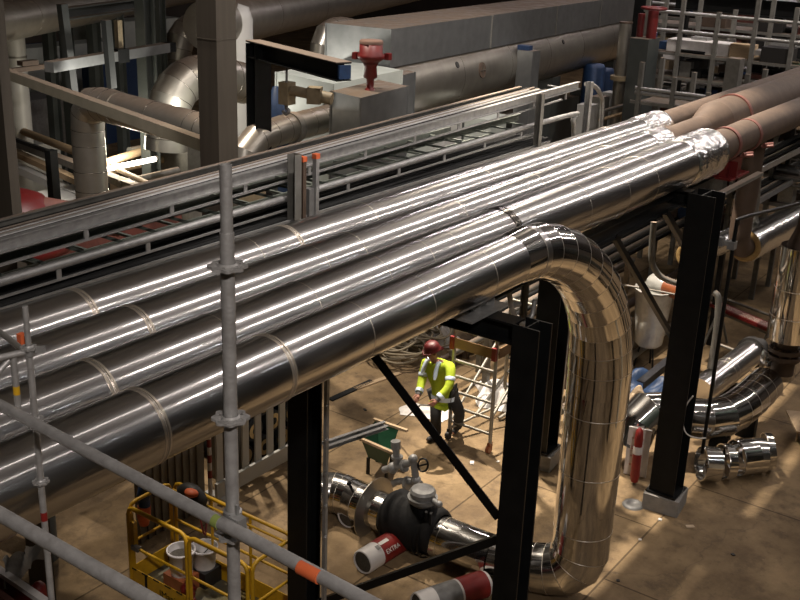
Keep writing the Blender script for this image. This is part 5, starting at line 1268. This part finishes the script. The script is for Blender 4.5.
# long vessel with box duct on top
ZV = 4.30
va, vb = B(404,82,ZV), B(622,33,ZV)
Rv = 35/FPX*(va-CAM).dot(FWD)
t = Thing('vessel', 'long dull silver horizontal vessel with dusty top behind the cable trays', 'vessel', (va+vb)/2)
dv = (vb-va).normalized()
t.part('shell', clad_run([va-dv*1.5]+[va.lerp(vb,f) for f in (.1,.28,.45,.62,.8,1.0)], [Rv]*7, 64), M['clad_dull'])
t.part('end_hood', MB().lathe([(Rv*.98,0),(Rv*1.12,.1),(Rv*1.16,.7),(Rv*1.1,1.4),(Rv*.8,1.75),(0,1.9)], vb, dv, 40), M['clad_dull'], label='rounded end hood')
t.part('end_ring', bead(MB(), vb+dv*.4, dv, Rv*1.14, .25, .08, 40), M['rustpipe'])
def onv(px, py):
    best = None
    p = at(px,py,z=ZV); 
    for k in range(400):
        dd = 14+k*.05; q_ = at(px,py,d=dd); w_ = q_-va; r_ = (w_-dv*w_.dot(dv)).length
        if r_ <= Rv: return q_, (w_-dv*w_.dot(dv)).normalized()
    return p, V((0,-1,0))
for px,py,rr,mm in ((482,70,.19,'rustpipe'),(457,65,.08,'boot'),(563,42,.07,'boot'),(405,88,.06,'boot')):
    q_, n_ = onv(px,py); m2 = t.part('manhole' if rr > .1 else 'port', MB().cyl(q_-n_*.03,q_+n_*.02,rr,20), M[mm])
    if rr > .1:
        t.part('bolt_cross', MB().bar(q_+n_*.03+V((0,0,.14)),q_+n_*.03-V((0,0,.14)),.03,.02).bar(q_+n_*.03+dv*.14,q_+n_*.03-dv*.14,.03,.02), M['clad_dull'], parent=m2)
for f in (.15,.55,.9):
    p = va.lerp(vb,f); t.part('saddle', MB().box((p.x,p.y,(ZV-Rv*.9)/2),(.5,.9,ZV-Rv*.9)), M['steelgrey'])
nv = V((dv.y,-dv.x,0)); nv = nv if nv.y < 0 else -nv
la = va+nv*Rv*.80
def on_face(px):                                         # along the vessel's front face at a photo column
    lo, hi = -6.0, 40.0
    for _ in range(50):
        m2_ = (lo+hi)/2; p = la+dv*m2_ - CAM; x_ = 400+FPX*p.dot(RT)/p.dot(FWD)
        lo, hi = (m2_, hi) if x_ < px else (lo, m2_)
    return la+dv*lo
c = on_face(389); zt, zb = at(389,29,x=c.x).z, at(389,68,x=c.x).z
xe = on_face(634); c.z = xe.z = zt; ye = at(351,20,z=zt); ye = c - nv*max(1.2, (ye-c).dot(-nv))
pbox('box_duct', 'long grey sheet metal box duct on top of the silver vessel', 'duct', c, xe, ye, zb, M['sheet'])
bd = (xe-c)
for i,f in enumerate((.30,.56,.78)):
    p = c+bd*f; n_ = V((bd.y,-bd.x,0)).normalized(); n_ = n_ if n_.y < 0 else -n_
    bpy.data.objects['box_duct'] and single('seam_strip', 'standing seam on the box duct face, %s from its near end' % labs[i], 'seam', MB().bar(V((p.x,p.y,zb))+n_*.015, V((p.x,p.y,zt))+n_*.015, .03,.03), M['galv_d'], 'standing seams on the box duct')
P_ = [at(px,py,z=5.0) for px,py in ((356,40),(345,30),(332,27),(322,32),(316,44))]
yy = P_[2].y; P_ = [at(px,py,y=yy) for px,py in ((366,34),(350,28),(336,27),(325,33),(320,47),(319,60))]
t = Thing('pipe_elbow', 'dusty silver elbow next to the end of the box duct', 'pipe', V((P_[3].x,yy,P_[-1].z)), 'large background pipes'); t.part('cladding', clad_run(resample(bez(P_,8),7),[.27]*8,36), M['clad_dull'])
# post box on the vessel side
q_, n_ = onv(519,70); s = 1/FPX*(q_-CAM).dot(FWD)
pb = q_+n_*.25
zt_ = at(519,49,x=pb.x).z
t = Thing('sheet_post', 'upright galvanised sheet box with small blue cap against the vessel', 'post', (pb.x,pb.y,0))
t.part('casing', MB().box((pb.x,pb.y,zt_/2),(.42,.46,zt_)), M['sheet']); t.part('cap', MB().box((pb.x-.05,pb.y+.1,zt_+.06),(.22,.34,.12)), M['blue'], label='small blue cap')
# silver post and black column right of the vessel
c = B(622,62,4.3); zt_ = at(622,23,x=c.x).z; s = 1/FPX*(c-CAM).dot(FWD)
t = Thing('vent_pipe', 'silver vertical pipe with tan collar beside the vessel end', 'pipe', (c.x,c.y,0))
t.part('pipe', MB().cyl((c.x,c.y,0),(c.x,c.y,zt_),6.2*s,24), M['clad_dull']); t.part('cap', MB().cyl((c.x,c.y,zt_),(c.x,c.y,zt_+.05),6.6*s,24), M['rustpipe'])
zc_ = at(622,78,x=c.x).z; t.part('collar', MB().cyl((c.x,c.y,zc_-.06),(c.x,c.y,zc_+.06),10*s,24), M['beige'], label='tan collar')
c = B(636,70,4.0); single('steel_column', 'black steel column between vessel end and racks', 'column', MB().hbeam((c.x,c.y,0),(c.x,c.y,7),.38,.38,up=(1,0,0)), M['black'])
for px,py,sx,sy,sz,z,lab in ((606,76,.5,.5,.5,3.3,'blue drum shape behind the silver vent pipe'),(594,72,.7,.5,.5,3.5,'blue drum shape under the vessel end')):
    c = B(px,py,z); single('blue_equipment', lab, 'equipment', MB().lathe([(sx*.5,-z),(sx*.5,sz*.3),(sx*.42,sz*.5),(0,sz*.52)],c,(0,0,1),20), M['blue'], 'blue equipment by the vessel')
for i,(px,py) in enumerate(((588,104),(600,96),(612,92))):
    c = B(px,py,3.2); single('equipment_box', 'pale upright cabinet %s below the vessel end' % ('nearest the tray end','in the middle','nearest the vent pipe')[i], 'box', MB().box((c.x,c.y,1.6),(.5,.4,3.2)), M['ltgrey' if i != 1 else 'galv_d'], 'equipment boxes behind the trays')
for i,(pa,pb_) in enumerate((((600,112),(690,86)),((600,120),(668,100)),((612,104),(676,118)),((640,92),(690,112)))):
    a, b = B(*pa,3.2-.2*i), B(*pb_,3.2-.2*i)
    single('handrail', 'tan tube railing beyond the pipe ends, %s from the top' % labs[i], 'rail', MB().tube([a,b],.05,8).tube([a.lerp(b,.3),V((a.lerp(b,.3).x,a.lerp(b,.3).y,0))],.04,8).tube([a.lerp(b,.8),V((a.lerp(b,.8).x,a.lerp(b,.8).y,0))],.04,8), M['wood' if i % 2 else 'galv_d'], 'tube railings beyond the pipe ends')
# under the vessel dark plinth row
for i in range(5):
    p = va.lerp(vb,.08+.2*i)+V((1.0,.8,0)); single('plinth', 'dark plinth under the vessel, %s from its near end' % labs[i], 'plinth', MB().box((p.x,p.y,1.2),(2.0,.6,2.4)), M['steelgrey'], 'plinths under the vessel')

# ------------------------------------------------------------------ storage racks at the upper right
XR = 27.0
q = lambda px,py,x=XR: at(px,py,x=x)
shelves = []
for bi, (xb, lv, tp, nm) in enumerate(((24.0,(1.4,2.3,2.9,3.5,4.1),4.5,'nearest'),(27.2,(1.5,2.4,3.1,3.7,4.3,4.9),6.0,'second'),(30.6,(1.6,2.6,3.3,4.0,4.7,5.3),6.4,'third'),(34.0,(2.0,3.0,3.8,4.5,5.2),6.7,'farthest'))):
    y1 = .425*xb-.35; y0 = .24*xb
    t = Thing('storage_rack', 'grey steel storage rack at the upper right, %s of four rows' % nm, 'storage rack', (xb,(y0+y1)/2,0), 'steel storage racks')
    ny = 6
    for k in range(ny):
        y = y0+(y1-y0)*k/(ny-1)
        for dx in (-.6,.6): t.part('upright', MB().bar((xb+dx,y,0),(xb+dx,y,tp+.25*((k*7) % 3)),.10,.10), M['galv_d'])
    for z in lv:
        t.part('shelf', MB().box((xb,(y0+y1)/2,z),(1.05,y1-y0,.03)), M['steelgrey'], label='dark shelf')
        for dx in (-.6,.6): t.part('beam', MB().bar((xb+dx,y0-.2,z-.02),(xb+dx,y1+.2,z-.02),.05,.07), M['galv_d'])
        shelves.append((xb,y0,y1,z,nm))
    for z in (tp-.1,(tp+lv[-1])/2): t.part('top_rail', MB().tube([(xb-.6,y0-.1,z),(xb-.6,y1+.1,z)],.045,8), M['galv'])
    for z in (lv[0]+.45,lv[1]+.45,lv[2]+.42): t.part('guard_rail', MB().tube([(xb-.6,y0,z),(xb-.6,y1,z)],.03,8), M['galv_d'])
p = at(736,58,x=23); single('rack_upright', 'wide flat topped grey upright in front of the storage racks', 'post', MB().bar((p.x,p.y,0),p,.30,.30), M['galv_d'])
a, b = q(676,1,28.8), q(850,27,28.8); b.z = a.z
single('roof_girder', 'long black girder over the storage racks at the top right', 'girder', MB().hbeam(a,b,.3,.42).bar((a.x,a.y-.3,0),(a.x,a.y-.3,a.z-.2),.2,.2), M['black'])
rn = random.Random(21)
cols = ['galv','wood','redox','blue','white','cable','beige','galv_d','boot','orange','alu','card','rustpipe']
nmc = {'galv':'silver','wood':'tan','redox':'red brown','blue':'blue','white':'white','cable':'black','beige':'beige','galv_d':'grey','boot':'dark','orange':'orange','alu':'pale metal','card':'buff','rustpipe':'brown'}
wgt = [5,4,4,2,3,7,3,8,6,.7,4,2,6]
for i in range(290):
    xb, y0, y1, z, nm = rn.choice(shelves); mm = rn.choices(cols, wgt)[0]
    y = rn.uniform(max(y0+.3, y1-4.6), y1-.3); x = xb+rn.uniform(-.42,.3)
    if rn.random() < .55:
        L_ = rn.uniform(.5,1.6); r_ = rn.uniform(.03,.07); an = pi/2+rn.uniform(-.15,.15)
        y = min(max(y, y0+L_/2), y1-L_/2); d = V((cos(an)*.3,sin(an),0)); c = V((x,y,z+.02+r_))
        mb = MB().tube([c-d*L_/2,c+d*L_/2], r_, 8); nm2, ct, wd = 'stored_bar', 'bar', 'bar'
    else:
        sx, sy, sz = rn.uniform(.25,.6), rn.uniform(.25,.8), rn.uniform(.10,.42)
        mb = MB().box((x,y,z+.018+sz/2),(sx,sy,sz),rn.uniform(-.1,.1)); nm2, ct, wd = 'stored_box', 'box', 'box'
    single(nm2, '%s %s lying on the %s storage rack' % (nmc[mm], wd, nm), ct, mb, M[mm], '%s %ss on the %s storage rack' % (nmc[mm], wd, nm))
c = q(650,45,26); t = Thing('pump', 'dark red pump column with handwheel beside the racks', 'pump', (c.x,c.y,0))
zp = at(648,38,x=26).z
t.part('pedestal', MB().bar((c.x,c.y+.15,0),(c.x,c.y+.15,zp),.5,.7), M['steelgrey'], label='dark pedestal')
t.part('column', MB().cyl((c.x,c.y,zp),(c.x,c.y,at(648,10,x=26).z),.13,16), M['bloodred']); t.part('column', MB().cyl((c.x+.1,c.y+.35,zp),(c.x+.1,c.y+.35,at(644,14,x=26).z),.09,16), M['bloodred'])
zt_ = at(650,10,x=26).z; t.part('handwheel', MB().tube([(c.x+.3*cos(a),c.y+.3*sin(a),zt_+.05) for a in [2*pi*k/16 for k in range(16)]],.035,8,closed=True).bar((c.x-.3,c.y,zt_+.05),(c.x+.3,c.y,zt_+.05),.05,.04), M['bloodred'])
c = q(650,36,28.5); t = Thing('drum', 'blue drum with white top beside the red pump', 'drum', (c.x,c.y,0)); t.part('body', MB().cyl((c.x,c.y,0),(c.x,c.y,c.z+.1),.2,18), M['blue']); t.part('lid', MB().cyl((c.x,c.y,c.z+.1),(c.x,c.y,c.z+.24),.18,18,r1=.06), M['white'], label='white top')
for xb,y,z,sx,sy,sz,mm,lab in ((27.2,9.9,4.9,.7,1.6,.30,'white','long pale tarpaulin bundle on the second storage rack'),(24.0,9.4,2.3,.8,.9,.6,'ltgrey','pale block at the left end of the nearest storage rack'),(27.2,7.2,4.3,.8,.8,.6,'green','green case near the right edge on the second storage rack'),(30.6,8.6,4.7,.7,1.2,.4,'ltgrey','pale bundle near the right edge on the third storage rack'),(30.6,10.6,4.7,.7,1.4,.5,'redox','big red brown case on the third storage rack'),(24.0,8.6,1.4,.7,.8,.5,'blue','blue bundle at the foot of the nearest storage rack')):
    single('stored_block', lab, 'block', MB().box((xb,y,z+.018+sz/2),(sx,sy,sz),.06), M[mm], 'blocks on the storage racks')
